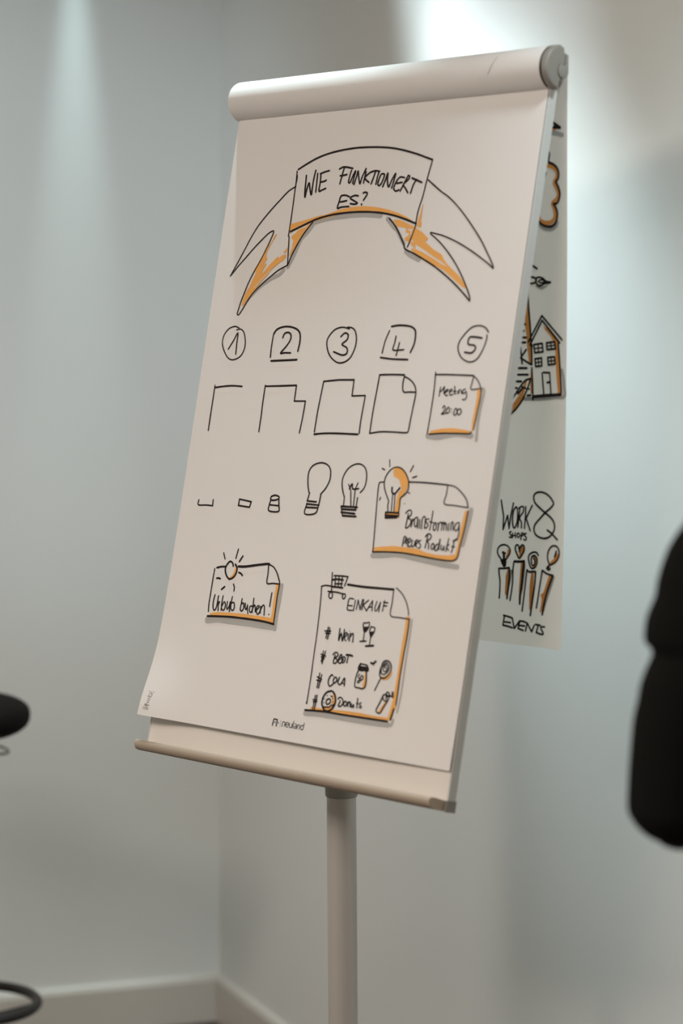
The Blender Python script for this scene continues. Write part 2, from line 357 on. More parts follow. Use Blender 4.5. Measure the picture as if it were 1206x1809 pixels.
# marker drawings and print on the sheets: (name, sheet, strokes in sheet millimetres: colour+mode|pen width|points)
DRAWINGS = [
('banner_drawing','F','''Gs|9|-461.5,178.9 -470.2,188.6 -483.5,200.3 -490.5,213.6 -494.4,222.9 -501.4,236.2 -505.5,244.9
Gs|7|-514.3,250.1 -522.8,257.4 -539.7,263.1 -558.2,271.6 -576,283.6 -589.8,295.8
Gs|9|-464.6,177.1 -430.9,171 -386.6,168 -345.4,167.7 -309.9,170.9
Gs|6|-294.3,177.2 -283.9,185.6 -273.8,193
Gs|6|-294.2,176 -284.9,182.7 -271.7,192.6 -260.1,205.6 -250,216.9
Gs|8|-243.2,228.1 -232.1,233.9 -213.1,241.4
Of|0|-515.1,179 -504.5,177.3 -479.9,171.5 -457.1,167.4 -440.9,164.9 -440.1,168.5 -459.9,172.9 -478.5,177.9 -493.3,182.7 -506.1,188.1 -512.1,192.6
Of|0|-446.8,167.5 -426.6,162.9 -400.7,157.7 -374.6,154.9 -348.2,154.7 -318.4,158 -294.4,162.6 -270.3,169 -252,175.7 -238,182.3 -251,180.4 -275.1,173.5 -298.9,168.5 -322.6,165.6 -346.2,164 -369.8,163.7 -399.1,165.4 -425.3,169.2 -445.2,171.9
Of|0|-515.5,177.3 -500.6,174.7 -479.6,171.5 -446.6,167.3 -445.5,171.9 -469.1,177.3 -489.5,182.5 -511.3,188
Of|0|-463.9,177 -474,180.4 -476.4,183 -485,184.4 -495.2,187.8 -499.1,192.4 -507.3,196.2 -507,200.2 -501.6,203.8 -502.4,209.2 -502.3,215.9 -504.3,221.3 -506.8,230 -501.8,225.4 -494.5,213.4 -487.2,201.5 -479.6,191 -471.4,183.2
Of|0|-542.6,191.6 -547.4,192.8 -553.9,204.9 -562.7,215.6 -567,223.7 -570.6,230.4 -577.4,241.2 -583.1,247.9 -583.1,252.7 -580.5,254.8 -586.3,265.7 -590.3,275.2 -596.8,283.3 -600.8,292.9 -603.5,301.1 -602.9,306.6 -599.2,307.3 -593.3,298.4 -581.6,286.3 -573.1,278.2 -565,268.8 -552.8,259.5 -543,248.8 -528.8,239.6 -517.8,234.4 -513,229.2 -514.9,225 -523.6,226.8 -528.8,230.8 -533.3,228.6 -541.9,235.2 -550.6,241.8 -557.3,248.5 -562.2,253.8 -566,255.1 -563.5,248.3 -557.8,241.6 -559.6,238.2 -566.6,243.5 -562.9,237.4 -557.9,232.1 -562.3,226.5 -560.7,219.7 -552.5,206.3
Of|0|-513.3,214.3 -518.2,219.5 -520.7,221.5 -519.9,223.6 -516.4,223 -512.9,220.4
Pl|1|-544.7,250.1 -565.6,266 -579.3,278.1
Of|0|-281.3,178.4 -270.1,178.8 -255.9,182.9 -239.2,189 -230,190.9 -229.2,194.9 -240.4,193.7 -248.9,193.1 -250.4,198.8 -242.3,200.7 -242.7,203.8 -249.7,207.5 -248.9,211.5 -238.4,214.1 -230.2,222.2 -223.1,224.7 -230.8,219 -233.2,215.8 -225.6,217.6 -224.3,223.9 -236.5,212.6 -239.5,198.4 -254.1,191.6 -270.1,189.5
Of|0|-228.4,193.3 -215.2,199.2 -200,209.8 -202.5,213.7 -208.1,212.7 -185.8,226.6 -166.9,234.8 -159.8,243.5 -151,250.6 -141.2,257 -126.6,266.4 -116.7,274.3 -108.7,282.8 -107.9,286.6 -114.7,284.2 -124.2,278.7 -138.6,270 -157.8,258.9 -171.8,253.2 -190.3,246.6 -204.7,240 -219.1,233.4 -231.2,227.6 -233.1,223.7 -224.2,224.7 -206.6,230.6 -182.9,240.6 -161.7,250.4 -152.6,252.9 -164.7,245.7 -183.6,237.5 -202.9,227.6 -217.3,221 -229.2,216 -235.3,208 -237.6,196.9
Of|0|-220.6,156.8 -223.7,163 -224.3,170.8 -225.5,175.4 -227.8,182.4 -227.4,191 -219.7,193.1 -218.5,188.2 -220.9,181.9 -220.5,175.6 -221.2,167.8
Ks|2.2|-515.3,98.9 -515.1,107 -516,116.5 -515.3,139.6 -514.8,166.8 -514.8,180.3 -515.2,196.6
Ks|2.2|-515,116.6 -530.6,123.3 -547.8,136.9 -564.9,151.2 -578.5,163.7 -591.9,177.6 -604.5,195.1 -616.5,215.5 -628.6,235.9 -636.3,248.1 -642,258
Ks|2.2|-642,258 -627,242.8 -609.6,227.4 -592.3,212 -574.8,198.1 -562.4,189.6 -552.4,186.8 -554.7,196.7 -563,214.2 -573.1,233.1 -585.3,252 -594,268.3 -600.6,284.6 -605.8,298.3 -609.7,313.4 -610.8,320.2 -606.8,321.4 -600.3,313.5 -590.9,299.8 -579.5,286.3 -562,272.9 -544.3,261 -526.4,250.5 -506.9,243.1
Ks|2.2|-506.8,243.5 -509.8,221.1 -513.1,197.3
Ks|2.4|-505.9,242.8 -500.9,229.5 -493.9,216.2 -486.6,204.2 -479,193.7 -469.4,183.3 -462.2,175.8
Ks|3.2|-511.4,189.1 -483.9,180.2 -455.1,171.6 -425.8,166.5 -396.4,164.1 -363.9,163.5 -334.4,164.7 -304.9,167.7 -278.1,172.7 -254.1,179.1 -230.1,186.5
Ks|3|-514.9,89.1 -496.4,81.2 -473.6,73 -447.4,67.2 -418,63.7 -385.6,62.1 -350.1,63 -314.7,65.9 -285,70.9 -252.3,78.9 -229.9,85.7 -215.1,90.2
Ks|2.2|-215.1,90.2 -221.1,122.2 -224.5,145.9 -229.8,167.6 -230.7,186.5
Ks|2.2|-517.4,91.7 -516,107.6 -515.7,117.6
Ks|2.4|-217.8,120.7 -202.9,130 -185.3,140.7
Ks|2.2|-229.9,186.2 -232.8,198.6 -237,210.3 -241.3,221.6
Ks|2.6|-289.7,176.1 -277.7,185.3 -266.4,196.7 -257.5,207.3 -250,216.9 -245.1,224.6 -226,231.7 -202.2,241.6 -178.4,252.3 -152,266.7 -127.8,281.7 -105.8,297.3 -95.9,305
Ks|2.2|-95.9,305 -97.1,298.9 -106.1,285.1 -117.6,269.7 -133.9,251 -152.2,233.7 -170.1,219.3 -184.9,209.5 -194.7,203.8 -196.8,201.1 -188.5,202.5 -168.3,207 -140.9,216.3 -115.6,227 -92.5,238.3 -71.8,249.4 -57.8,258
Ks|2.2|-57.8,258 -61.2,251.2 -74.8,234.2 -90.8,215.5 -111.5,195.1 -131.9,176.7 -152.1,160.5 -169.3,148.9 -183.7,141.3'''),
('title_word','F','''Ks|2.9|-493.8,99.8 -492.9,111.6 -491.9,123.4 -489.7,135.2 -488.5,125.3 -484.9,112 -480.7,122.1 -475.5,131.8 -475.5,121.4 -475.1,105.3 -473.3,92.8
Ks|2.8|-467.8,98 -466.9,112.9 -466,127.7
Ks|2.8|-461.5,98.8 -450.3,96.2 -441.5,94.9
Ks|2.8|-460.1,99.3 -458.9,110.6 -458.7,126.3 -452.4,125.2 -443.8,122.9
Ks|2.8|-458.5,112.4 -450.2,111.5 -445.4,109.9'''),
('title_word','F','''Ks|2.9|-418.5,93.4 -410.8,91 -401.6,91.5 -388,94.2
Ks|2.8|-407.8,92.4 -410.1,102.6 -412.7,117.3
Ks|2.8|-414.8,104.3 -407.9,104.2 -399.5,103.2
Ks|2.8|-390.5,97.1 -392.8,107.3 -393.1,116 -389.2,115.6 -384.5,103.9 -380.7,98.1 -382.1,106.6 -383.7,117.7
Ks|2.8|-380.2,119.8 -376.7,106.8 -375.2,98.8 -371.9,108.3 -366.8,119.6 -364.4,109.9 -357.9,96
Ks|2.8|-356.9,101 -358.1,110.3 -359,118.7
Ks|2.8|-344.8,101.6 -350.5,104.4 -357.3,109.7 -353.7,114.2 -346.6,118.3
Ks|2.9|-343.9,101.7 -335.3,100.6 -326.5,102.2
Ks|2.8|-335.3,100.9 -338.4,111.3 -341.6,121
Ks|2.8|-327.9,102.5 -329.7,110.5 -330.9,121.8
Ks|2.8|-315.6,106.8 -321.8,106.5 -325.4,114.4 -326.5,121.7 -323.3,124.4 -318.8,120.9 -315.3,112.4 -314.6,107.5 -316.9,106.2
Ks|2.8|-314.9,126.6 -311,116.3 -307.7,105.4 -306.6,116.6 -301.6,127.6 -296.9,117 -290.3,106.9 -292.2,118.5 -294.6,129.4
Ks|2.8|-269.7,114.7 -275.1,113.5 -281.1,113.9 -287.3,121.2 -289.8,130.3 -284.6,134.6 -278,132.9
Ks|2.8|-285.3,122.5 -273.4,121.6
Ks|2.8|-275,135 -269.4,124.5 -262.5,112
Ks|2.8|-262.6,111.6 -259,112.8 -260.5,117.6 -270.1,125.1 -264.7,130.8 -257.6,138.5
Ks|3.2|-253.1,116.2 -243,119.7 -231.2,123.7
Ks|2.8|-243.2,118.7 -248.4,126.7 -251.8,139.4'''),
('title_word','F','''Ks|2.8|-386,138.9 -393.8,136.3 -402,135.9 -406.2,137.4 -408.1,145.4 -409.9,155.7 -400.8,154.3 -384.2,154
Ks|2.8|-405.2,146.2 -391.1,144.7
Ks|2.8|-366.4,138.3 -373.8,137.2 -381.5,139.1 -383.7,141.5 -375.7,145 -365.8,149.7 -372.7,150.9 -381.9,149.7
Ks|2.9|-356.2,134.2 -352.3,133.2 -347.2,134.6 -347.8,138.1 -353.3,145.6
Ks|3.2|-356.4,151.6 -356.1,152.3'''),
('numeral_drawing','F','''Ks|2.2|-606.1,346 -596.7,344.7 -587.2,350.7 -580.6,365.6 -580.9,378.3 -588.1,389 -603.1,394.4 -616.7,391.7 -629.1,380.6 -636.7,367.8 -635.7,354.9 -626.1,344.2 -612.3,340.4 -601.4,342.6
Ks|2.4|-620,377.4 -610.2,363.5 -602.3,351.1 -601.1,367.8 -599.7,385.2'''),
('numeral_drawing','F','''Ks|2.4|-514.6,390.3 -515.6,371.8 -515.1,353
Ks|3|-514.6,352.6 -508.9,345.7 -494.2,341.5 -477.2,341.6 -460.8,345.8 -452.5,353.1 -450.3,365.5 -451.7,380
Ks|3.2|-511.4,395.7 -482.4,394.7 -451.2,393.4
Ks|2.8|-491.9,358.9 -488.8,352 -479.8,350.5 -473.2,355.1 -473.8,363.4 -481,372.8 -491.7,383.3 -481.9,382.6 -468,382.8'''),
('numeral_drawing','F','''Ks|2.4|-341.7,345.2 -358.4,342.7 -375.2,347.1 -387.2,360.4 -385.8,373.6 -375.3,387.9 -358.5,396.9 -343.8,396.8 -330.7,389.7 -323.5,375.5 -322.7,361.4 -327.6,349.3 -336.2,343.6 -346.6,342.7
Ks|2.8|-358.2,357.3 -350.6,351.6 -342.6,354.3 -343.8,362.4 -353.3,369.1 -341.2,374.5 -339.5,382.6 -349.1,385.7 -369.4,380.7'''),
('numeral_drawing','F','''Ks|2.2|-262.4,382.3 -259.3,363.4 -253.2,348.1
Ks|3|-250.2,341.9 -234.5,340.2 -214.8,341.2 -203,344.6 -197.4,351.6 -196.9,367.3 -202.4,381.1
Ks|2.8|-264.5,388.9 -238,391.1 -205.7,391.7
Ks|2.4|-237.6,356.4 -238.7,367.3 -240.4,376.9 -229.6,377.6 -217.2,376.8
Ks|2.4|-228.5,366.3 -229.8,376.2 -231.6,385.5'''),
('numeral_drawing','F','''Ks|2.2|-48.8,350.9 -56.6,344.2 -69,341.3 -84.2,344.1 -97.7,355.6 -105.3,367.2 -103.7,378.7 -93.7,389.3 -78.1,394.4 -64.5,390.1 -55.4,376.7 -50.7,361.4 -51.1,355.3
Ks|2.8|-60.1,359.5 -73.5,357.9 -85.3,358.5 -86,368.1 -73.8,370 -70.2,374.8 -76.9,381 -90.7,380.2'''),
('note_outline_drawing','F','''Ks|2.4|-639.2,509.5 -639.3,492 -639.3,464.2 -639.2,436.4
Ks|2.8|-638.3,440 -619.1,437.8 -596.6,436.4 -572.2,437.1'''),
('note_outline_drawing','F','''Ks|2.4|-515.2,508.3 -515.2,484.8 -516.2,459.7 -516.2,434.6
Kl|2.8|-515.8,436.1 -479.5,435 -442.9,433.6
Kl|2.4|-442.9,433.6 -442.6,458.3 -416.8,457.8 -417.9,484.5 -420.1,507.5'''),
('note_outline_drawing','F','''Kl|2.4|-386.3,505.1 -385.7,473.5 -381.9,426.6
Kl|2.8|-381.7,426.6 -346.8,423.8 -314.7,423.4
Kl|2.4|-314.8,422.8 -314.1,447.9 -285.2,446.8
Ks|2.4|-285.2,446.8 -286,463.3 -287,485.3 -286.5,504.2
Ks|3|-385.9,508.5 -361.4,506.4 -329.1,505.7 -289,505.9'''),
('note_outline_drawing','F','''Ks|2.4|-260.7,415.1 -261.9,439 -263.7,470.8 -263.9,503.6
Ks|2.8|-260.7,415.1 -233.1,414.4 -207.9,414.6
Ks|2.4|-207.5,416.5 -208.4,428.3 -204.7,439.7 -191.6,439.9 -179.2,440.1
Ks|2.4|-207.4,416.9 -195.4,421.3 -184.2,429 -178.5,440.6 -179.9,463.1 -181.4,482.7 -182.5,497.3 -187.4,500.4 -215.2,500.2 -240.4,500.5 -263.9,503.6'''),
('note_drawing','F','''Gs|5|-44.4,432.7 -40.9,437.4 -43.2,458.3 -44.4,481.1 -42.6,507.6
Gs|8|-141.5,503.9 -121,505.2 -100.3,501.7 -79.6,499.2 -52.9,501.3
Of|0|-49.6,432.8 -46.2,443.2 -47.6,462.2 -49.5,479.4 -50.7,492.7 -54.4,493.7 -55.6,481.4 -54.1,462.4 -53.2,447.1 -54.4,434.8
Of|0|-139.4,501 -136.4,496 -112.9,492.1 -91.8,491 -73.1,492.4 -55.6,494.3 -54.2,497.5 -79.8,498.3 -106.2,499
Ks|2.4|-143.6,410 -141.6,437.1 -141.6,470.1 -142.6,501.1
Ks|2.8|-143.7,413.5 -115.5,413.2 -66.4,414
Ks|2.2|-65.4,414.9 -66.9,424.5 -66.8,434 -47,432.4
Ks|2.2|-65.5,414.5 -55.7,421.5 -47.7,432.8 -46.3,445.1 -48.7,469.9 -50.7,492.7
Ks|2.8|-138,501.3 -111.5,499.2 -79.7,498.5 -57.5,498.2 -54.1,495.6
Kl|2.2|-129,431.9 -129.5,438.1 -129.2,445.1
Kl|2.4|-129.4,438.9 -125.5,436.8 -121.2,430.9
Ks|2.2|-121.2,430.9 -121.2,436.7 -120.2,441.2
Ks|2.2|-118,439.6 -113.8,437.4 -112.5,435.3 -115.5,435 -118.3,437.9 -118.1,442 -115.7,444.1 -112.1,443
Ks|2.2|-109.6,438.6 -104.8,436.9 -105.3,434.4 -108.1,434.9 -109.7,438.2 -108.4,441.9 -105.8,443.3 -102.1,441.6
Ks|2|-100.8,429.8 -99.6,434.3 -99.2,440.5 -96,440.8
Ks|2.4|-101.2,437.6 -96.7,437.4
Ks|2|-92.9,436.7 -92.4,440.4
Ks|2|-90.4,440.3 -90.8,435.8 -88.7,434.8 -85.6,437.4 -84.7,440.7
Ks|2.2|-78.1,434 -81.9,434.9 -83.6,437.8 -82.2,440.2 -79.2,439.9 -76.3,437.2 -74.7,440.1 -74.1,445.8 -75.8,448.7 -78.4,449.4 -81.4,448.8
Ks|2.2|-118.5,462.7 -117.4,459.4 -114.6,459.3 -113.3,462.6 -115.3,467.2 -119.6,471.4 -114.6,470.5 -110.8,469.6
Ks|2.2|-107.9,461 -110.1,464.6 -110.6,467.9 -107.9,469.9 -105.3,468.6 -103.8,464.5 -106.2,461.2 -107.9,461
Kl|2|-100.7,463.2 -100.3,463.6
Kl|2|-99.9,468.1 -99.6,468.5
Ks|2.2|-92.3,462.2 -94.4,465.9 -94.7,470 -92.5,472.4 -89.9,471.1 -88.6,466.6 -89.8,463.3 -92.3,462.2
Ks|2.2|-84.8,462.8 -87.5,464.9 -88.2,468.6 -84.8,471.4 -81.6,470.1 -80,466.8 -81.8,463.6 -84.8,462.8'''),
('bulb_step_drawing','F','''Ks|2.4|-635.9,622 -635.5,630 -616,629.5 -599.8,629.8
Ks|2.4|-600.6,620.2 -599.8,629.8'''),
('bulb_step_drawing','F','''Kl|2.6|-537.2,626.2 -537,616.1 -508.1,618.8 -510.4,627.6 -537.2,626.2'''),
('bulb_step_drawing','F','''Ks|2.6|-462.9,613.4 -463.3,608.8 -454.7,606 -445.9,607.5 -444.8,610.9 -454,613.7 -462.9,613.4
Ks|2.6|-462.9,613.4 -464.7,621.3 -463.7,630.6 -441.4,630.6 -442.5,621.3 -444.7,611.6
Kl|2.4|-464,621.3 -442.4,621.8'''),
('bulb_step_drawing','F','''Ks|2.4|-378.7,597.7 -383.9,583.6 -385.4,567.5 -378.2,556.8 -362.2,551.7 -346.5,553.9 -337.4,562.1 -335.8,576.9 -342.1,589.8 -351.8,599.5
Ks|2.4|-376.6,598.3 -379.3,610.7
Ks|2.4|-350.9,600.6 -352.4,615.6 -357.2,629 -380.7,630.7 -379.1,614.6
Ks|2.8|-379.2,611.2 -358.7,611.5
Ks|2.8|-379.6,615.8 -351.5,616.2
Ks|2.8|-380.5,620.9 -354.7,620.5'''),
('bulb_step_drawing','F','''Ks|2.2|-299,600.4 -305.9,587 -307.8,573.4 -300.2,559.4 -287,551.6 -272.5,550.6 -261.4,556.7 -256.2,569 -257.3,583.7 -265.1,593.1
Kl|2|-298.1,600.3 -297.5,613.9
Kl|2|-269.3,600.7 -269.5,613.6
Kl|3.2|-302.1,615.5 -266.9,615.1
Ks|3.2|-299.8,619.7 -269.3,619.3
Ks|3.2|-300.2,624.3 -270.4,625
Ks|3.2|-295.8,629.3 -267.2,629.1
Kl|2.4|-268.5,615.2 -270.9,619.4
Kl|2.4|-302,616 -296.5,629.3
Kl|2|-281.4,613.1 -286.3,590.7 -292.8,581.9
Kl|2|-275.6,612.8 -277,588 -273,578.7
Ks|2.4|-290,588.6 -285.2,580.4 -282.5,588.2 -269.6,587.2'''),
('note_drawing','F','''Gs|8|-32.6,607 -34.1,624 -37.5,641.2 -40.2,656.9
Gs|8|-219.4,684.3 -198.7,682.9 -168.2,679.4 -137,681.7 -106,684.6 -75.4,687.5 -43.5,689.5
Of|0|-44.1,608.3 -38.1,608.7 -37.6,621.4 -40.3,637.1 -43,652.8 -45,667.1 -46,677 -53,681 -62.7,682.1 -80.8,680.8 -109.2,679.1 -137.9,677.4 -162.7,676.2 -189.4,677.2 -217.5,678.3 -218.7,672.5 -201.4,669.9 -174.8,667.5 -150,668.1 -127.4,668.8 -110.5,672.8 -88,674.8 -64.3,674 -51,671.7 -49.3,660.3 -47.9,643.2 -46.7,624.7
Of|0|-198.8,552.5 -186.4,552.3 -177,557.8 -169,566.2 -166.5,576.3 -168.2,585.1 -175.6,594.1 -177.8,598.6 -177.1,608.8 -177.4,617.5 -187.2,618 -185.9,609.2 -186,599 -184,588.7 -178.7,584.1 -182.6,575.5 -186.9,569.9 -198.1,565.9 -201.7,558.8
Of|0|-203.6,619.6 -177,617.5 -176.8,623.3 -179.1,627.1 -203.5,624.8
Ks|2.4|-218.1,575.2 -225.4,575.6 -227.9,579 -227,598.1 -223.5,634.7 -220,671.1 -219.9,678.9
Ks|2.8|-165.6,572.6 -139.1,572.1 -110.7,572.6 -85.6,573.4
Ks|2.2|-85.6,573.4 -85.8,587 -87.1,600.6 -64.9,602.3 -39.1,604.1
Ks|2.4|-85.6,573.4 -70.3,575.5 -54.8,584.1 -44.1,593.5 -39.1,604.1
Ks|2.8|-219.4,679.1 -189.4,677.2 -158.5,676.6 -127.5,678.2 -96.8,680.4 -64.7,681.8 -51.2,680.2 -45.6,674.2 -43.8,658.5 -40.3,637.1 -38.1,608.7
Ks|2.4|-200.3,617.3 -202.7,608.6 -201.9,602.7 -209.2,592.8 -215.1,582.8 -216.9,571.1 -211.7,560.6 -202.7,553.7 -192.7,551.8 -181.7,555 -171.7,563.4 -165.9,573.3 -165.2,584.9 -171.8,592.5 -178.1,597.2 -177.7,608.8 -178,617.6
Kl|3|-204.7,619.4 -178.3,619
Kl|3|-203.8,623.6 -178.8,623.4
Kl|3.2|-203.6,627.4 -180.4,625.7
Kl|3|-204.7,619.4 -203.6,627.7
Kl|2.2|-176.7,618.9 -176.3,624.7
Kl|2|-195.7,592.2 -193.3,616.9
Kl|2|-190.6,591.9 -187.8,617.3
Ks|3|-198.9,582.1 -197.4,589.3 -191.8,591.3 -187.4,587.4 -182.7,582.1
Kl|2|-212.6,541.6 -210,551.8
Kl|2.6|-225.5,555 -219.9,556.9
Kl|2.6|-161,548.4 -165.7,557.3
Kl|2.6|-159.2,566 -151.1,563.5
Kl|2.2|-220.1,597.8 -221.6,601.9
Kl|2|-164.6,587.8 -160.1,589.3
Kl|1.5|-168.3,604.7 -167.2,605.1
Ks|2.4|-162.7,618.7 -159.3,615.1 -154.2,613.4 -151,615.7 -151.4,620.5 -156.6,625.1 -150.7,627.2 -149.5,632.9 -153.2,638 -158.3,640.2 -158.3,633.4 -157.2,618.9
Ks|2.2|-147.4,626.6 -147,631.8 -147.5,638.1
Ks|2.2|-147.4,629.9 -144.5,626.1
Ks|2.2|-137.2,623.1 -142.3,624.8 -142.1,632.5 -139,637.6 -136.3,634.1 -136.4,624 -134,638.8
Ks|2.2|-131.9,626.2 -130,638.6
Ks|2.2|-125.8,639.3 -126.9,624 -122.7,621.4 -120.7,624.6 -120,638
Ks|2.2|-113.4,624.2 -119.2,625.5 -118.4,629.3 -113.6,632.8 -116.7,637.8 -119.5,637
Ks|2.2|-107.7,612.4 -107.9,624.9 -108.8,640.2
Kl|2.2|-112,628 -103.6,629.4
Ks|2.2|-99.7,629.2 -102.2,633.1 -101.7,638.8 -98.8,640.1 -96.3,635.7 -98.3,629.1 -101,629.2
Ks|2.2|-94.4,628.9 -92.3,632.6 -92.7,640.2
Ks|2.2|-92.5,631.6 -90,627.7 -87.8,628.5
Ks|2.2|-86.7,627.5 -85.3,634.1 -85.7,638.9
Ks|2.2|-85.7,632.2 -82.8,626.8 -81.1,631.9 -81.1,638.6
Ks|2.2|-81.1,631.9 -78.7,627.5 -76.4,632.6 -75.9,638.3
Ks|2.2|-72.6,628.6 -72.3,633.3 -71.8,639
Ks|2.2|-67.4,637.8 -67.5,627.4 -64.5,626.2 -63.1,632.8 -62.8,637.5
Ks|2.2|-53.3,626.1 -58.7,628.8 -60,635.5 -57.5,638.1 -53.3,636 -51.6,628.4 -53.3,626.1
Ks|2.2|-51.6,628.4 -50.5,636.8 -50.9,648.1 -58.5,652.4
Ks|2.4|-159.7,666.4 -158.9,653.8 -155.7,652.6 -153.2,658.2 -152.2,663
Ks|2.2|-156.4,662.3 -153.9,654.4 -149.8,658 -148.7,666.6
Ks|2.2|-148.3,661.8 -144.4,657.7 -145.8,654.4 -148.8,656 -148.6,663.7 -145.2,666.9 -142.2,665.2
Ks|2.2|-141.2,656.5 -141.2,663.3 -138.4,666.9 -135.2,662.9 -135,657.1 -133.4,664.7
Ks|2.2|-132.5,662.7 -129.3,658.7 -129.8,655.8 -133,657 -133,663.7 -129.7,666.4
Ks|2.2|-123.7,655.9 -126.8,657.6 -126.2,660.4 -122.3,663 -124.1,667.5 -126.2,667.1
Ks|2.4|-115.5,650.2 -112.2,646.6 -107,645.8 -103.7,648.5 -105,652.4 -110.3,655.6
Ks|2.2|-111.2,648 -111.8,658.5 -112.9,666.3
Ks|2.2|-110.3,655.6 -106.5,661.1 -105.9,667.7
Ks|2.2|-98.3,658.7 -100.9,662.6 -99.3,667.3 -96.1,666.6 -95.1,661.3 -98.3,658.7
Ks|2.2|-88.3,659 -92.3,662.1 -93.1,667.8 -89,668.5 -86.2,662.6 -85.2,651.2 -85.2,667.3
Ks|2.2|-80.7,660.4 -80.9,666.1 -77.4,666.8 -75.3,661 -74.6,667.6
Ks|2.2|-68.2,650.1 -69.4,660.6 -70.5,668.3
Ks|2.2|-65.9,658.5 -70.3,662.6 -64.8,667
Ks|2.2|-57,653.7 -57.3,661.8 -59.1,669.4
Kl|2.2|-60.1,661 -54.2,661.1
Kl|2.4|-58.2,654.3 -57.9,652.3 -51.1,650.5'''),
('note_drawing','F','''Gs|8|-407.2,743.5 -407.6,758.3 -408.1,776.8 -408.5,791.5 -407.1,809.8
Gs|11|-568.3,810.2 -544.6,806.9 -515.6,806.3 -486.8,806.3 -458.4,806.3 -430.1,806.9 -411.4,807.2
Of|0|-419.5,742.6 -414,742.2 -413.9,755.1 -413.9,767.4 -413.1,783.3 -411.9,796.8 -411.8,801.7 -422.2,800.7 -450.5,799.5 -478.9,799.4 -507.3,800.6 -536,801.8 -562.2,802.7 -564.4,799.1 -547.1,796 -518.3,794.6 -489.8,793.5 -461.3,793.6 -436.8,794 -419.9,794.4 -418.9,786.3 -420.1,772.8 -420.3,755.6
Of|0|-521.3,718.8 -517.1,722.9 -515.7,729.1 -518.4,735.6 -524.9,741.1 -528.1,743.8 -532.7,744.8 -533.7,740.5 -527.7,737.5 -523.1,732.2 -522.2,725.8
Ks|3|-565.2,726.9 -555.9,724.7 -544.4,723.8
Ks|2.6|-570.1,728.5 -570.6,745.7 -570.5,767.3 -570.3,785 -568.5,796.9
Ks|3.8|-514,721.4 -497,720.3 -469.5,715.9 -447.6,712.8 -442.9,713
Ks|2.8|-444.6,713.5 -442.8,727.6 -441.4,742.1 -428,741.6 -412.3,741.5
Ks|2.8|-442.8,713.4 -431.7,716.9 -422.5,724.9 -415.8,734.3 -412.3,741.5 -413.1,758.7 -412.3,774.7 -411.5,790.6 -411.3,803.8
Ks|3.4|-568.7,804.2 -545.6,802.6 -516.8,801 -488.1,800.6 -459.7,800.6 -431.3,801.5 -410.4,803.4
Ks|3|-526.5,721.7 -529.5,716.9 -535.8,714.8 -541.5,719.6 -544.6,727.4 -540.6,735.9 -533.5,741.7 -527.6,741.9 -520.1,737 -516.5,729.2 -517.5,722.9 -522.4,718.5
Kl|2.6|-554.6,702.5 -549.1,711.9
Kl|2.8|-520.8,694.5 -523.5,709.3
Kl|3|-507.7,704.7 -513.9,713.6
Ks|3|-510.9,730.7 -505.8,731.9 -501.7,734.6
Ks|3|-561.7,743.4 -557.2,742.8 -552.9,743.5
Kl|3|-539.1,755.1 -545.8,759.9
Ks|2.8|-519.1,749.5 -516.1,754.3 -515.5,760.2
Ks|2.8|-559.1,769.4 -560.5,781.2 -558.3,790.7 -554.6,793.7 -550.7,788.1 -550.2,770.7
Ks|2.6|-548.1,779.7 -545.6,793.7
Ks|2.6|-547.7,785 -545.2,779.4
Ks|2.6|-539.3,769.8 -539.5,781.4 -538.5,792.4
Ks|2.6|-538.4,786.1 -534.3,778.6 -530.4,782.6 -530.8,790.3 -534.1,792 -537.6,789.9
Ks|2.6|-526.4,777.5 -526.4,785.1 -524.2,789.8 -520.5,783.7 -519.8,776.9 -518.4,792.6
Ks|2.6|-516.9,769 -517.3,781.5 -515.8,788.1 -511.5,790.6 -508,786.5 -510.7,778.1 -515.7,779
Ks|2.8|-493.1,770.5 -493.3,780.5 -493.5,787.2 -489,789.7 -486,783.7 -488.3,776.8 -492.3,778.5
Ks|2.6|-483.9,776.9 -482.2,784.4 -479.5,786.5 -477.8,778.3 -477.4,783 -473.9,792.3
Ks|2.6|-466.5,780.2 -471.4,780.6 -471.9,786.4 -468.6,789.9 -465.2,785.8 -465.9,766.9 -464.9,783.9 -464.8,789.6
Ks|2.6|-465.4,784.9 -462,777.5 -459.6,780.6 -457.5,788
Ks|2.6|-457.7,787.1 -450,779.8 -452.5,778.1 -456.1,781.3 -454.3,789.2 -450.3,791.2 -447.1,786.2 -446.7,778.6
Ks|2.6|-446.7,778.6 -445.7,789
Ks|2.6|-446.1,784.3 -442.7,776.9 -438.6,778 -436.2,791.5
Kl|2.8|-426.7,756.4 -426.7,777.3
Kl|2.6|-425.7,789.2 -425.2,789.5'''),
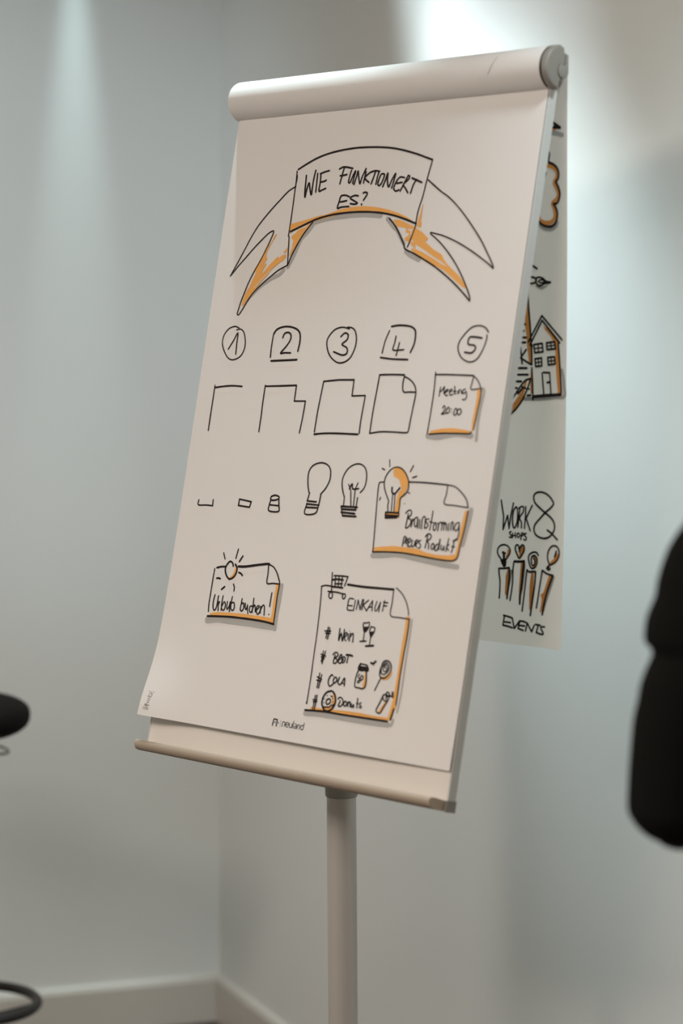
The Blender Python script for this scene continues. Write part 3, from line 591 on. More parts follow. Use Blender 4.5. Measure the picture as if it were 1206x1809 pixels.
('note_drawing','F','''Gs|8|-307.5,928.3 -279.2,926.6 -234.1,926 -189.8,926.2 -155,925.9 -131.4,925.1
Gs|4|-123.5,917 -124.7,921.6 -126,925.5
Gs|3|-117.6,771.1 -117.3,798 -117.5,827.9 -116.6,878.5 -118.4,905.6
Of|0|-130,767.6 -122.6,767.3 -121.6,777.4 -122.1,795.4 -121.9,811.9 -122.4,840.3 -122.7,864.3 -122.4,886.6 -122.4,901.5 -127.6,907.4 -129.8,917.3 -132.7,919.1 -169.3,919.6 -213.1,920.2 -257.8,920.7 -297.6,921.1 -298.3,917.6 -269.8,917.5 -225.3,915.5 -192.2,914.7 -161.4,915.7 -135.7,915 -132.2,901.1 -130.3,884.5 -130,865 -129.7,841 -130.1,818.6 -129.8,799.1 -129,782.5
Ks|2.4|-317.5,738.3 -314.8,758.4 -312.5,784.7 -310.6,814.1 -309.8,838.9 -308.1,872.9 -307.3,913.2
Ks|2.6|-307.1,914.1 -308.6,912.5
Ks|2.8|-318.1,738 -309.3,735.8 -296,735.9
Ks|3.4|-261.5,730.9 -231.1,731.7 -195.9,731.3 -163.8,730.8
Ks|2.2|-163.7,731.1 -162.8,749.2 -162,768.5 -142.3,770.2 -122.9,770.8
Ks|2.2|-158.6,728 -145.1,735.7 -134.2,746.9 -127.6,758.4 -125.8,765
Ks|2.6|-122.5,770.7 -122.1,795.4 -123.2,821 -124,848 -123.3,871.8 -122.6,895.6
Kl|3|-125.7,901.2 -128.8,917.2
Ks|3.2|-308.5,923.8 -268.9,921.5 -224,921.4 -179.9,920.9 -134.5,920.5
Kl|2.6|-298.9,715.5 -297,728.2 -294.3,744.1
Ks|2.8|-294.1,719.9 -279.5,719.2 -263.7,719.2
Kl|2.6|-263.7,719.2 -268.1,733.6
Ks|3|-295.4,726.3 -286.4,724.7 -272.9,725.1
Ks|2.8|-289.5,731.8 -273.7,730.6
Ks|3|-295.2,736.6 -283.8,736.4 -271.7,736.6
Kl|2.4|-290.6,720.4 -288.5,736.3
Kl|2.4|-282.7,719.8 -281.4,736.3
Kl|2.4|-275.6,719.8 -274.8,736.2
Ks|2.8|-301.7,744.2 -294.3,744.1 -282.2,744.1 -267.1,745.7
Ks|2.6|-294.9,744.4 -298.6,747.7 -298,751.8 -294,754.5 -290.9,752.1 -291.6,747.1 -294.9,744.4
Ks|2.6|-267.2,745.2 -269.2,748.6 -267.7,752.1 -264.9,752.6 -262.6,749.4 -263.3,745.8 -267.2,745.2
Ks|2.4|-244,751.2 -251.4,750.6 -254.2,753.3 -254.6,760.6 -254.2,767.4 -248.9,768.4 -243.1,767.9
Kl|2.4|-253.7,761.5 -244.5,761.2
Kl|2.2|-239.8,752.6 -240.7,768.6
Kl|2.2|-235,765.9 -234,751.7 -226.8,765.8 -225.2,750.1
Kl|2.2|-222.5,750.3 -223.2,765.3
Kl|2.3|-212,750.4 -222.2,758 -213.2,766.3
Kl|2.3|-213.2,766.3 -203.6,750.2 -201.7,765.4
Kl|2.2|-210.5,760.7 -202.9,759.6
Ks|2.2|-194.4,750.8 -196.5,759.5 -195,764.8 -191.7,763.6 -188.7,756.2 -186.7,750.6 -187.4,759.7 -187.4,765.5
Kl|2.2|-178.8,748.2 -180,764
Kl|2.6|-180.2,751 -171.6,751
Kl|2.6|-179.8,755.9 -172.7,755.8
Kl|2.6|-288.2,796.7 -289.7,813.5
Kl|2.6|-284.6,797.9 -286,814.7
Kl|2.8|-294.3,803.1 -281.8,802.7
Kl|2.8|-291.9,806.3 -282.2,806.2
Ks|2.6|-263,796.8 -262.5,805.6 -261.6,814.8 -259.3,804.6 -257.7,804.4 -253.7,814.8 -252.7,809.4 -253,797.5
Ks|2.4|-249.9,809.1 -245.9,804.1 -247.7,801.2 -250.5,803.8 -250.5,809.2 -247.9,813.1 -246.2,813.4
Kl|2.2|-243.4,803.1 -242.4,811.5
Kl|1.5|-241.5,798.7 -241.2,799.1
Ks|2.4|-238.9,813.5 -239.5,802.8 -238.6,801.9
Ks|2.4|-238.9,808.1 -234.7,801.6 -232.5,803.3 -231.5,814.3
Ks|2.4|-214.6,784.1 -209.1,783.9 -203.1,782.3 -202.7,788 -205.8,794.4 -210.7,797.1 -213.5,792 -215.3,786.1 -214.1,783.7
Kf|0|-213.6,789.8 -203.2,788.5 -204.9,793.6 -210.5,797.1
Kl|2|-210.5,797.1 -210,810.8
Kl|2.8|-216.5,811.8 -204.1,810.2
Ks|2.4|-189.8,789.3 -197.2,788.3 -199,790 -199.4,796.1 -196.3,802.7
Ks|2.4|-189.8,789.3 -190.2,795.3 -195.1,803.3
Kf|0|-199.1,795.7 -190.9,794.6 -192.7,799.3 -195.6,803.4
Kl|2|-195.8,803.4 -195.8,815.6
Kl|3|-203.1,817.4 -187.1,815.3
Kl|2.4|-290.3,833 -291.3,849.4
Kl|2.4|-285.7,832.9 -289,852
Kl|2.6|-294.5,838.2 -283.7,840.3
Kl|2.8|-292.9,842 -285.9,843.6
Kl|3|-289.4,839.1 -289.6,847.6
Ks|2.6|-268.8,836.6 -265.5,833.2 -260.6,832.7 -257.6,835.5 -259.4,838.5 -263.8,840.8 -259,842.3 -257.7,846.1 -261.3,848.7 -265.1,848.3 -265,842.9 -264,836.1
Ks|2.6|-255,843.6 -250.2,839.2 -249.4,835.3 -252,834.9 -254.6,839.7 -255.6,844.8 -251.6,847.8 -247.3,845.1 -244.9,841
Ks|2.6|-245.3,837.4 -247.9,840.7 -247.3,845.1 -244.6,846.5 -241.6,843.4 -241.3,838.9 -245.3,837.4
Ks|3|-240.3,834.1 -233.5,833.7 -226.9,834.3
Ks|2.4|-235.8,834.5 -236.2,840.1 -236.4,845.7
Kl|2.4|-290.1,866.2 -291.1,888.2
Kl|2.4|-285.3,868 -287.7,888.4
Kl|2.8|-294.2,872.3 -284,875.1
Kl|2.8|-293.9,877.3 -285.1,877.8
Ks|2.8|-260.9,867.4 -264.1,866.1 -268,870.7 -269.1,876.9 -266.3,882.2 -262.9,882.9 -258,879.1 -256.7,877.3
Ks|2.8|-256.8,869.5 -258.9,873.1 -257.6,876.9 -254.3,877.1 -251.4,873.4 -252.7,869.6 -256.1,868.9
Ks|2.8|-246.4,868.2 -248.5,873.7 -246.8,877.9 -241.9,878 -235.9,867.9 -233.8,879.4
Kl|2.4|-240.7,875.9 -234.1,876.1
Kl|2.4|-291.4,899.6 -292.3,921.7
Kl|2.4|-287.8,899.2 -288.4,921.3
Kl|2.6|-295.1,906.6 -286.4,906.8
Kl|2.6|-293.8,909.6 -286.5,909.1
Of|0|-256.1,892.3 -250.5,894.8 -247.8,900.6 -247.2,907.4 -249.4,913 -256.2,917.7 -264,918.5 -269.1,916 -262.5,914.9 -255.2,912.2 -249.2,908.4 -253.8,908.2 -257.9,910.2 -253.3,905.1 -252.4,898.8
Ks|3|-260.5,890.1 -268.4,892.9 -274.1,900.4 -274.9,909 -271.6,914.8 -266,919.5 -259.1,919.9 -253,916.9 -247.8,909.8 -247,902.1 -250.6,894 -256.6,890.1 -260.5,890.1
Ks|2.8|-261.4,901.7 -266,904.2 -265.5,908.7 -262.4,910.1 -258.4,907.9 -257,903.9 -259.7,901.8 -261.4,901.7
Ks|2.8|-270.5,914.7 -265.9,914.9 -262.7,913.8 -259.2,914.5 -255.3,911.8 -252.2,910.3 -246.9,908.6
Kl|2.2|-266.3,897.3 -265.7,897.6
Kl|2.2|-258.5,896.8 -257.9,897.1
Kl|2.2|-255.1,897 -254.5,897.3
Kl|2.2|-272.2,902.7 -271.5,903
Kl|2.2|-271.3,908.2 -270.7,908.5
Kl|2.2|-253.8,900.5 -253.1,900.8
Kl|2.2|-252.3,904.6 -251.7,904.9
Kl|2.2|-256.5,898.1 -255.9,898.4
Ks|2.6|-242.1,900 -239.3,897 -234.7,897.6 -230.3,902.5 -231.5,907.2 -236.4,910.4 -239.6,908.9 -237.6,904.9 -237.2,901.7
Ks|2.6|-226.1,901.3 -228.8,904.6 -226.9,908.2 -223.6,907.9 -222.2,903.9 -226.1,901.3
Ks|2.4|-220,901.4 -219.6,908.2
Ks|2.4|-219.9,904.4 -216.7,901 -215.3,902.4 -214.6,908.4
Ks|2.4|-212.3,903.6 -212.6,907.4 -210.1,908.6 -207.8,903.8 -206.8,908.6
Kl|2.2|-201.5,894.4 -200.2,908.3
Kl|2.2|-202.5,901.7 -198.9,901.7
Ks|2.4|-193.2,899.9 -195.7,901.3 -195.2,903.5 -191.6,905 -191.6,907.7 -196.2,906.3
Of|0|-195.2,853.4 -193.1,853.9 -191.1,861.9 -190.7,870.1 -191,875.7 -193.5,878 -195.9,878.6 -196.7,872.2 -194.9,866.5 -195.2,860.3
Ks|2.6|-209.3,853.1 -212.1,861.3 -212.8,871.1 -211.2,878.5 -203.3,879.1 -194.7,879.4 -190.8,876.7 -190.2,870.1 -191.1,861.9 -193.4,853.9
Ks|2.6|-207.2,843.9 -193.5,844.9 -192.6,846.9
Ks|3|-207.2,843.9 -210.4,850.1 -208.7,853.4
Ks|4|-209.7,851.4 -203.8,852.9 -198,851.9 -191,852.3
Ks|3|-208.3,848.1 -200.7,848.8 -191.3,848.2 -190.1,851.5
Kf|0|-209.7,848.6 -203.7,848.7 -202.8,852.8 -208.9,852.7
Ks|2|-206,859.3 -208.2,863 -206.1,865.5 -203,863.8 -201.2,860.5 -197.9,861.9 -198.2,865.4 -202.1,868.2 -203.3,864.6
Ks|2|-204.7,867.5 -207.7,869.9 -206.7,872.2 -204.4,871.2 -202.1,867.9
Ks|3.4|-186.3,840.4 -182.3,841.4 -177.2,837.5
Kl|1.6|-181.3,841.3 -179.6,843.9
Os|5|-143.5,850.2 -145.8,855.9 -151,859.1 -157.6,860.2
Ks|2.8|-155.7,834.3 -161.5,836.9 -163.9,844 -165.4,851 -164.2,857.1 -159.6,860 -153.8,859.4 -147.1,854 -143.7,846.8 -145.3,839.4 -150.1,835.1 -155.7,834.3
Ks|2.2|-163.7,845.4 -162.7,852.1 -157.8,854.7 -151.5,851.7 -148,845.2 -149.6,839.9 -153.5,837.5 -158.2,838.7 -160.4,844.4 -157.9,849.6 -153.9,849.9 -151,844.8 -152.8,840.9 -156.3,840.5 -157.1,844 -154.4,845.1
Ks|2.2|-161.5,860.2 -165.6,868.9 -169.9,879.3
Of|0|-140.9,890.8 -139.5,887.9 -139.7,892 -143.7,898.6 -148,905.9 -151.5,910.3 -156.6,909.6 -153.2,904.4 -147.9,897 -144,892.5
Ks|2.6|-144.1,882.3 -150.7,883.7 -152.6,888.7 -155.9,896.5 -160.4,908 -152,910.4 -146.9,901.7 -141.1,892.2 -139.7,887.3
Ks|2.4|-151.1,886.5 -149.3,890.4 -145,892.3 -139.6,890
Ks|2.4|-143.6,885 -145.4,881.1 -143.9,878.9 -139.8,879.8 -139.6,883.2 -143.4,885.6 -144.7,889.2
Kl|3.2|-144.6,884.7 -136,883.8
Kl|3.4|-133.1,878 -131.5,884.7'''),
('printed_logo','F','''Kl|1.9|-374.3,954.5 -373.1,944.8 -365.2,944.7 -365.6,954.2
Kl|1.9|-369.5,948.9 -369.2,949.6
Kl|1.9|-362.1,949 -361.8,949.7
Kl|0.35|-357.1,944.3 -357,955.1
Kl|1.05|-352.8,953.7 -352.2,946.6
Ks|1.05|-352.5,947.6 -350.8,946.4 -347.9,946.4 -346.9,947.5 -347.4,953
Ks|1.05|-344.5,949.8 -339,949.9 -339.2,947 -343.1,946.3 -344.8,948.6 -344.8,951.8 -342.6,953.1 -339.3,953
Ks|1.05|-336.4,946.6 -337,951.5 -334.9,953.1 -332.1,953.1 -331.4,952.1 -330.6,946.9
Kl|1.05|-328.2,942.8 -329.2,953.1
Ks|1.05|-325.4,946.9 -321.6,946.8 -320.8,948.3 -321.7,952.8 -325.4,953.3 -326.3,951.5 -325.1,950.4 -321.8,950
Kl|1.05|-319.1,953.8 -318.4,947.1
Ks|1.05|-318.3,947.4 -314.5,946.9 -313.7,948.1 -313.9,953.5
Ks|1.05|-305.4,947.1 -309.7,947 -310.8,948.4 -311.1,951.6 -309.3,953.3 -306.1,952.9 -305.5,950.9 -305.1,943
Kl|0.4|-303.6,943.4 -303.2,944'''),
('printed_mark','F','''Tl|0.6|-666.4,935.4 -659.3,935
Tl|0.6|-656.7,935.5 -652,935.2
Ts|1.1|-662.2,937.9 -657.3,937.2 -656.6,939.9 -657.3,943 -660.1,943.6 -662.9,941.8 -662.6,939.3
Tl|1|-665.8,943 -660,943.9
Ts|0.9|-664.1,946.8 -660,946 -659.5,947.8
Tl|0.8|-664.1,949.9 -657.7,949.2
Tl|1.8|-662.7,952.6 -659.9,952.3
Tl|1.1|-666.8,955.8 -662,955.4
Tl|1.3|-667.8,957.4 -661.1,957.1 -656.3,957.4
Tl|1.3|-664.6,958.9 -660.7,958.8
Tl|1.2|-670.3,961.3 -657.6,961.7
Tl|0.7|-669.1,963.9 -656.6,963.7'''),
('arrow_drawing','B','''Gs|9|-38.3,55.1 -23.6,57.6 -9,61.2
Os|6|-38.3,49.9 -29.5,51.4 -22.2,52
Kl|6|-45.7,39 -38.3,40.6 -27.3,42.1 -13.2,50.5 -29.5,48.7 -47.1,47
Kf|0|-28.1,41.8 -23.7,43.7 -13.4,50.8 -23.6,49'''),
('cloud_drawing','B','''Gs|7|-55.2,186.1 -47.1,192.9 -32.3,195.6 -22.1,191.6 -18.4,185.3
Os|9|-41.1,102.3 -29.4,105.1 -22.1,109.8 -19.1,115.3 -19.9,121.7 -24.3,128 -20.6,134.6 -17,142.3 -17.7,149.8 -25,155.9 -27.9,158 -24.3,165.6 -22.8,174.3 -25,180.7 -32.3,185.3 -42.6,185.5 -51.5,181.9 -55.9,175.2
Ks|4.5|-36.7,81 -33.8,86.6 -35,94 -35.2,98.3
Ks|5|-35.2,98.9 -26.4,102 -19.1,107.8 -15.9,115.5 -17,122.9 -21.3,127.2
Ks|5|-21.3,127.2 -16.2,135.9 -13.6,144.6 -15.5,153.1 -19.2,158.3 -25.7,158.6
Ks|5|-25.7,158.6 -20.6,165.8 -18.4,174.5 -21.4,185.2 -29.4,190.8 -39.7,190.5 -48.6,187.4 -55.2,181.8 -60.4,172.9
Kl|5|-40.4,113.7 -44.1,121.6'''),
('pen_nib_drawing','B','''Gf|0|-62.4,274.5 -53.1,277.4 -42,276.2 -32.8,272.3 -40.1,278.3 -49.3,282.2 -58.6,278.7
Kl|5|-69.9,245.1 -58.3,251.2
Ks|4.5|-79.2,263.3 -69.9,263.2 -63.3,264.3 -59.6,267.1 -60.5,270.5 -66.1,272.4 -79.2,272.2
Ks|4.5|-59.6,265 -53.1,263.8 -45.7,266 -40.1,270.1 -30.9,271.7 -42,272.8 -53.1,276.3 -58.7,273.2 -60.5,268.4 -59.6,265
Ks|3.5|-55.9,270.5 -49.4,267.3 -42,270.8 -53.1,272'''),
('skyscraper_drawing','B','''Of|0|-77.3,289.3 -74.4,307.2 -72.4,326.4 -70.3,353.8 -69.2,367.5 -68,390.8 -72.7,390.8 -76.7,367.5 -78.8,346.9 -81.7,333.2 -84.6,318
Of|0|-69.8,397.7 -65.9,408.6 -63.7,433.3 -69.3,433.4 -70.5,415.5
Kl|5|-74.9,279.1 -76.3,289.3
Ks|4.5|-75.8,288 -74.4,307.2 -71.8,329.1 -69.4,353.8 -67.7,374.3 -67.5,390.8
Kl|4.5|-67.4,395.6 -65.8,415.5 -64.5,442.2
Kl|5|-101.3,311 -80.5,311.2
Kl|5|-102.6,321.4 -81.8,321.5
Kl|5|-101.5,331.7 -80.8,331.8
Kl|5|-104.3,341.6 -83.5,341.7
Kl|5|-99.5,351.3 -78.8,351.3
Kl|5|-101,358.6 -80.2,358.6
Kl|5|-98.1,396.3 -77.3,396.1
Kl|5|-95.5,405.9 -74.8,405.7
Kl|5|-108.7,416 -87.8,415.7
Kl|5|-117.7,425.8 -96.7,425.5
Kl|5|-125.6,435 -104.6,434.6
Kl|4.5|-89.9,366.1 -86.8,389.5
Kl|4.5|-78.6,368.9 -89.8,381.3 -69,390.8
Kl|4.5|-73.2,426.5 -72.2,426.8
Kl|5|-75.8,436.2 -69.3,435.8
Ks|4|-94.6,373.1 -97.4,378.6 -94.4,386.8
Of|0|-76.2,412.8 -79.8,425.3 -85.1,441.9 -96.3,453.2 -109.4,464.5 -116.9,467.5 -111.4,456.2 -98.4,442.1 -87.2,429.5 -81.8,417
Ks|4.5|-69.6,411.4 -79.9,414.3 -89.2,422.6 -100.4,435.3 -109.7,446.5 -119,457.8
Ks|4.5|-69.6,412.1 -76,426.6 -85.1,441.9 -98.1,456 -111.2,466 -122.6,474.6
Kl|5|-84.5,424.7 -94.7,433.8
Kl|4|-89.2,422.6 -78.8,425.9'''),
('house_drawing','B','''Gs|8|-82.3,441.2 -49.6,440.6 -21.9,438 -3.6,436.4 -3.9,421.4 -5.9,407.9 -8.8,398.5
Of|0|-45.4,334 -36.1,338.8 -23.1,351.1 -15.7,359.2 -15.5,374.1 -10.6,401.2 -8.8,432.4 -15.6,431.8 -18.7,408.1 -20.9,380.9 -22.1,361.9 -30.5,349.7 -41.6,340.1
Kl|4.5|-74.6,357.9 -48.2,319.7 -8.4,354.8
Kl|4.5|-71.2,362 -47.6,326.5 -12.9,359.2
Kl|4|-67.1,362 -67.4,367.5
Kl|4.5|-15.7,359.9 -12.6,387.6 -8.8,431
Kl|6.5|-64.5,437.7 -40.4,435.6 -10.1,433.7
Kl|4.5|-63.7,361.7 -47,359.9 -45.4,372.2 -61.7,373.6 -63.7,361.7
Kl|4.5|-38.7,359.2 -23,357.6 -20.7,367.7 -37.3,369 -38.7,359.2
Kl|4.5|-61.2,382.5 -48.2,381.1 -47.5,392.7 -59.6,393.7 -61.2,382.5
Kl|4.5|-36,380.3 -22.8,379.3 -21.6,389.7 -34.6,391.2 -36,380.3
Kl|3.2|-55.3,360.6 -54.3,372.9
Kl|3.2|-62.7,367.7 -46,366
Kl|3.2|-30.4,358.5 -28.8,368.4
Kl|3.2|-38.1,364 -22.1,362.6
Kl|3.2|-54.5,381.8 -53.6,393.4
Kl|3.2|-60.4,388 -47.8,386.8
Kl|3.2|-29.6,379.9 -28.2,390.5
Kl|3.2|-35.2,385.8 -22.2,384.7
Kl|4|-43.2,432.9 -46.8,403.2
Kl|4.5|-44.6,402.2 -32,402.5
Kl|4|-32,402.5 -29,432.4
Kl|5|-36.6,416.7 -31.5,416.1'''),
('workshops_lettering','B','''Kl|4.2|-125.3,592.5 -123,602.9 -119.8,615.8 -120.5,635.9 -111.8,614.5 -108.3,633.5 -105.3,615 -100.4,595.6
Ks|4.2|-94.3,601 -99.6,606 -101.8,619.2 -100.1,630.4 -97,632 -92.5,623.9 -91.4,609.9 -93.1,602.2 -95.5,601
Kl|4|-87.2,601.9 -88.6,614.1 -90.8,630.7
Ks|4|-89.6,602.9 -84.3,600 -79.6,600.6 -80.5,607.6 -87.4,616.7 -83.6,623.4 -83.4,631.2
Kl|4|-75.5,599.6 -75.7,613.4 -77.3,631.7
Kl|4.2|-62.6,597.2 -74.4,616.8 -65.7,634.5
Ks|3.8|-104,638 -107.5,640 -103.2,644.1 -102.6,646.6 -107.4,646.5
Kl|3.8|-101,640.4 -101.4,647
Kl|3.8|-95.6,639.3 -94.9,646.2
Kl|3.6|-100.9,644.4 -95.5,642.7
Ks|3.8|-89.7,639.3 -92,643 -89.5,645.9 -86.1,642.6 -89.7,639.3
Ks|3.8|-84.1,648.6 -82.6,638.9 -79,640 -81.9,643.2
Ks|3.8|-73.7,639.3 -77.9,640 -76,642.9 -73,645.3 -74.1,648.8 -78.2,648.2
Ks|4.5|-31.9,631.7 -22.5,636.7 -11.9,644.6
Ks|4.5|-36.7,606.6 -47.9,599.9 -57.5,592.6 -60,585 -56.7,579.2 -47.4,576.8 -36.9,578.3 -27.5,583.4 -22.2,589.2 -20.6,592.9 -25.9,598.8 -36.7,606.6 -47.5,616.2 -56.5,625.3 -58,634 -52.6,641 -40.8,644.2 -30.4,642.7 -22.5,637.1 -18.1,630 -18.4,621.5 -24.3,614.1 -36.7,606.6'''),
('hands_drawing','B','''Gf|0|-105.1,694.1 -100.1,694.6 -102.2,709.3 -105.6,720.4 -107.8,733.3 -108.6,724.3
Gf|0|-75.8,681.2 -73.8,685.6 -75.2,703.7 -78.3,722 -80.6,731.2 -79.8,713.1
Gf|0|-18.9,698.7 -14.7,698.4 -19.1,710.3 -24.8,724.2 -30.4,738 -37.2,756.5 -34,741 -28.4,722.7
Of|0|-110,694.4 -107.5,694.2 -107,706 -108.1,720.6 -109.5,738 -112.1,734.6 -114.7,730.2 -113.8,715.6 -113.5,704.6
Of|0|-83.1,681.7 -78.2,681.3 -79.1,694.9 -81,713.1 -83.6,731.4 -84,740.5 -86.5,738.9 -86.2,727.1 -85,704.4 -84.1,692.6
Of|0|-61.9,696.4 -57,695.6 -56.6,711.3 -58.1,724.9 -60,743.1 -62.2,753.2 -64.8,749.8 -65.1,734.5 -65,716.5 -63.5,704.6
Of|0|-26.7,697.5 -20.7,698 -24.1,704.5 -29.7,718.3 -34.2,732.1 -37.5,745.8 -40.9,753.2 -43.9,753.5 -41.2,740.7 -40.2,733.4 -42.8,727.3 -36.9,723.3 -32.3,711.3
Ks|4.2|-125.7,738.4 -124.8,725.5 -124.8,711.8 -126.7,702.9 -127.5,694.3
Ks|4.6|-127.5,694.5 -116.3,693.5 -106.4,691.9
Ks|4.6|-106.4,691.9 -106,705.9 -107.5,720.6 -109.9,738
Ks|4.2|-103.8,740.3 -100.5,723.7 -99,710 -98.8,694.5 -97.3,683.1
Ks|5.5|-96.1,681.7 -86.8,681.5 -76.4,680.1
Ks|5.5|-76.4,680.1 -78.5,694.9 -80.4,713.1 -83,731.4 -83.9,743.7
Ks|4.2|-78.8,754.1 -76.7,739.9 -74.6,724.4 -72.6,708 -70.6,692.5
Ks|4.6|-70.5,693 -65.6,695.3 -59.5,694.3 -54,694.1
Ks|5|-53.4,694 -54.2,711.2 -56.8,726.6 -59.4,743 -62.1,759
Ks|4.2|-50.2,747.2 -47.5,733.1 -44.9,717.6 -42.2,703.1 -40.2,691.3
Ks|4.6|-39.6,691.3 -31.6,695.2 -18.9,697.4
Ks|5|-18.9,697.4 -25.1,710.8 -30.8,725.5 -35.2,741.1 -38.4,756.1
Of|0|-110.9,663.6 -106.5,665.1 -105.8,669.6 -109.3,675.3 -113.6,679.2 -114.3,675.6 -110.7,669.9
Ks|4|-123.5,679.9 -129.4,673.9 -131,667.6 -127.2,661.4 -118.5,658.4 -110.4,659.9 -105.3,665 -106.3,671.5 -113.5,680.1
Ks|4.5|-120.7,669.7 -117.5,673.1 -115.1,670.2
Kl|5|-117.5,671.3 -116.7,679.4
Ks|4.5|-123.5,681.7 -112.9,680.1 -122.8,683.9 -112.8,683.2 -122.1,686.6 -113.4,686 -119.5,688.7 -116.4,690.3 -113.9,688.3
Ks|5|-118.8,669.5 -118,678.6
Of|0|-81.4,658.1 -77.6,659.7 -77.5,664.2 -81,669.8 -83.3,676.3 -87,676.5 -87.2,668.4 -84.9,661.9
Ks|4.4|-87.1,663 -88.8,657.7 -93.1,657.5 -95,662.6 -92.8,667.9 -86.7,676.5 -81,670.7 -76.9,664.1 -77.7,657.9 -81.4,656.7 -85.6,661.1 -86.7,666.6
Of|0|-61.3,673 -54.1,671.6 -51.5,677.7 -53.7,686 -59.7,689.1 -60.9,686.5 -56.1,684.3 -55.1,678 -57.7,673.7
Ks|4.2|-48.6,669.9 -51.8,666.1 -57.9,665.6 -65.1,668.8 -68,674.4 -65.9,683.2 -62.1,689.2 -56,688.8 -51.3,683.1 -50.9,675 -55.3,670.8 -60.7,672.1 -62.4,678.5 -60.4,684.6 -56.1,684.3 -55.1,678 -57.6,674.6
Of|0|-12.7,663.6 -8.4,666 -9.5,672.2 -16.4,678.9 -24.7,682.2 -26.6,680.5 -22.5,675.8 -15.5,670.9
Ks|4.2|-25.9,682.3 -29.8,673.6 -29.5,664.7 -25.5,657.3 -18.4,653.7 -11.1,655.5 -7.6,662.3 -8.9,670.4 -14.1,677 -22.4,681.6 -25.9,682.7 -30.6,686.2 -31.2,688.9 -27,685.9 -24.6,688.4 -28.1,690
Kl|5|-13.3,661.8 -16.1,670'''),
('events_lettering','B','''Ks|4.2|-116.4,763.6 -107,764.6 -98.3,766.2
Kl|4.2|-114.5,764.4 -117.3,778.3 -106.7,779.2 -97.9,780.7
Kl|4|-115.5,773.1 -101.8,773.3
Kl|4.2|-98.3,766.2 -94.2,781.3 -83.3,769
Ks|4.2|-83.3,769.4 -75.9,769.2 -70.4,770.6
Kl|4.2|-83.3,769.9 -86.2,780.6 -75.7,782.8
Kl|4|-85.7,776 -73.3,775.8
Kl|4.2|-71.3,782.9 -67.9,770.8 -59.1,783.1 -53.8,773.2
Kl|4.2|-51.4,771.6 -41.7,772.1
Kl|4.2|-45.9,772.5 -49.7,783.6
Ks|4.2|-33.2,773.6 -41,775.2 -35.4,784.2 -42.6,784.8 -49.3,783.2'''),
]

LABELS = {'banner_drawing': 'ribbon banner outline with orange shading'}
IDX = {'K': 0, 'O': 1, 'G': 2, 'P': 3, 'T': 4}
OFF = {'K': .00075, 'O': .00055, 'G': .0004, 'P': .00065, 'T': .0006}
def catmull(P, step=2.5):
    if len(P) < 3: return subdiv(P, step)
    closed = (P[0]-P[-1]).length < .5
    out = []
    n = len(P)
    for i in range(n-1):
        p1, p2 = P[i], P[i+1]
        p0 = P[i-1] if i > 0 else (P[-2] if closed else p1*2-p2)
        p3 = P[i+2] if i+2 < n else (P[1] if closed else p2*2-p1)
        k = max(2, int((p2-p1).length/step)+1)
        for j in range(k):
            t = j/k
            out.append(.5*((2*p1)+(p2-p0)*t+(2*p0-5*p1+4*p2-p3)*t*t+(3*p1-p0-3*p2+p3)*t*t*t))
    out.append(P[-1]); return out
def subdiv(P, step=6):
    out = []
    for a, b in zip(P, P[1:]):
        k = max(1, int((b-a).length/step))
        for j in range(k): out.append(a.lerp(b, j/k))
    out.append(P[-1]); return out
def build_drawing(name, plane, text, parent):
    bm = bmesh.new(); fn = P_front if plane == 'F' else P_back; cnt = 0
    def vert(p, off): return bm.verts.new(fn(p.x/1000, p.y/1000, off))
    def face(vs, mi):
        try: f = bm.faces.new(vs); f.material_index = mi
        except ValueError: pass
    def disc(p, r, off, mi, a0=0, a1=2*math.pi, k=10):
        face([vert(p+Vector((math.cos(a0+(a1-a0)*i/k), math.sin(a0+(a1-a0)*i/k)))*r, off) for i in range(k if a1-a0 > 6 else k+1)], mi)
    for line in text.strip().split('\n'):
        kind, wd, s = line.split('|'); c = kind[0]; mode = kind[1]; wd = float(wd)*((.86 if name == 'note_drawing' and float(wd) < 3 else 1.03) if plane == 'F' else .72); mi = IDX[c]
        P = [Vector([float(q) for q in a.split(',')]) for a in s.split()]
        cnt += 1; off = OFF[c]+.000002*cnt
        if mode == 'f':
            tri = tessellate_polygon([[Vector((p.x, p.y, 0)) for p in P]]); vs = [vert(p, off) for p in P]
            for t in tri: face([vs[i] for i in t], mi)
            continue
        Q = catmull(P) if mode == 's' else None
        h = wd/2
        segs = [Q] if Q else [subdiv([a, b]) for a, b in zip(P, P[1:])]
        for S_ in segs:
            m_ = len(S_); Lr = []
            tot = sum((b-a).length for a, b in zip(S_, S_[1:])) or 1; acc = 0
            for i, p in enumerate(S_):
                if i: acc += (p-S_[i-1]).length
                t = (S_[min(i+1, m_-1)]-S_[max(i-1, 0)])
                if t.length < 1e-6: t = Vector((1, 0))
                t.normalize(); nn = Vector((-t.y, t.x))
                hh = h*(1+.10*noise.noise(Vector((p.x*.05, p.y*.05, cnt))))
                Lr.append((vert(p+nn*hh, off), vert(p-nn*hh, off)))
            for (a, b), (c2, d2) in zip(Lr, Lr[1:]): face((a, b, d2, c2), mi)
            for p, q in ((S_[0], S_[min(1, m_-1)]), (S_[-1], S_[-2] if m_ > 1 else S_[-1])):
                a = math.atan2(p.y-q.y, p.x-q.x) if (p-q).length > 1e-6 else 0
                disc(p, h*.96, off, mi, a-math.pi/2, a+math.pi/2, 6)
    # make every face look at the viewer
    ref = (fn(0, 0, 1)-fn(0, 0, 0))
    for f in bm.faces:
        f.normal_update()
        if f.normal.dot(ref) < 0: f.normal_flip()
    return link_mesh(name, bm, [M_INK, M_ORANGE if plane == 'F' else M_ORANGE_DEEP, M_GREY, M_PAPER, M_TINT], parent)
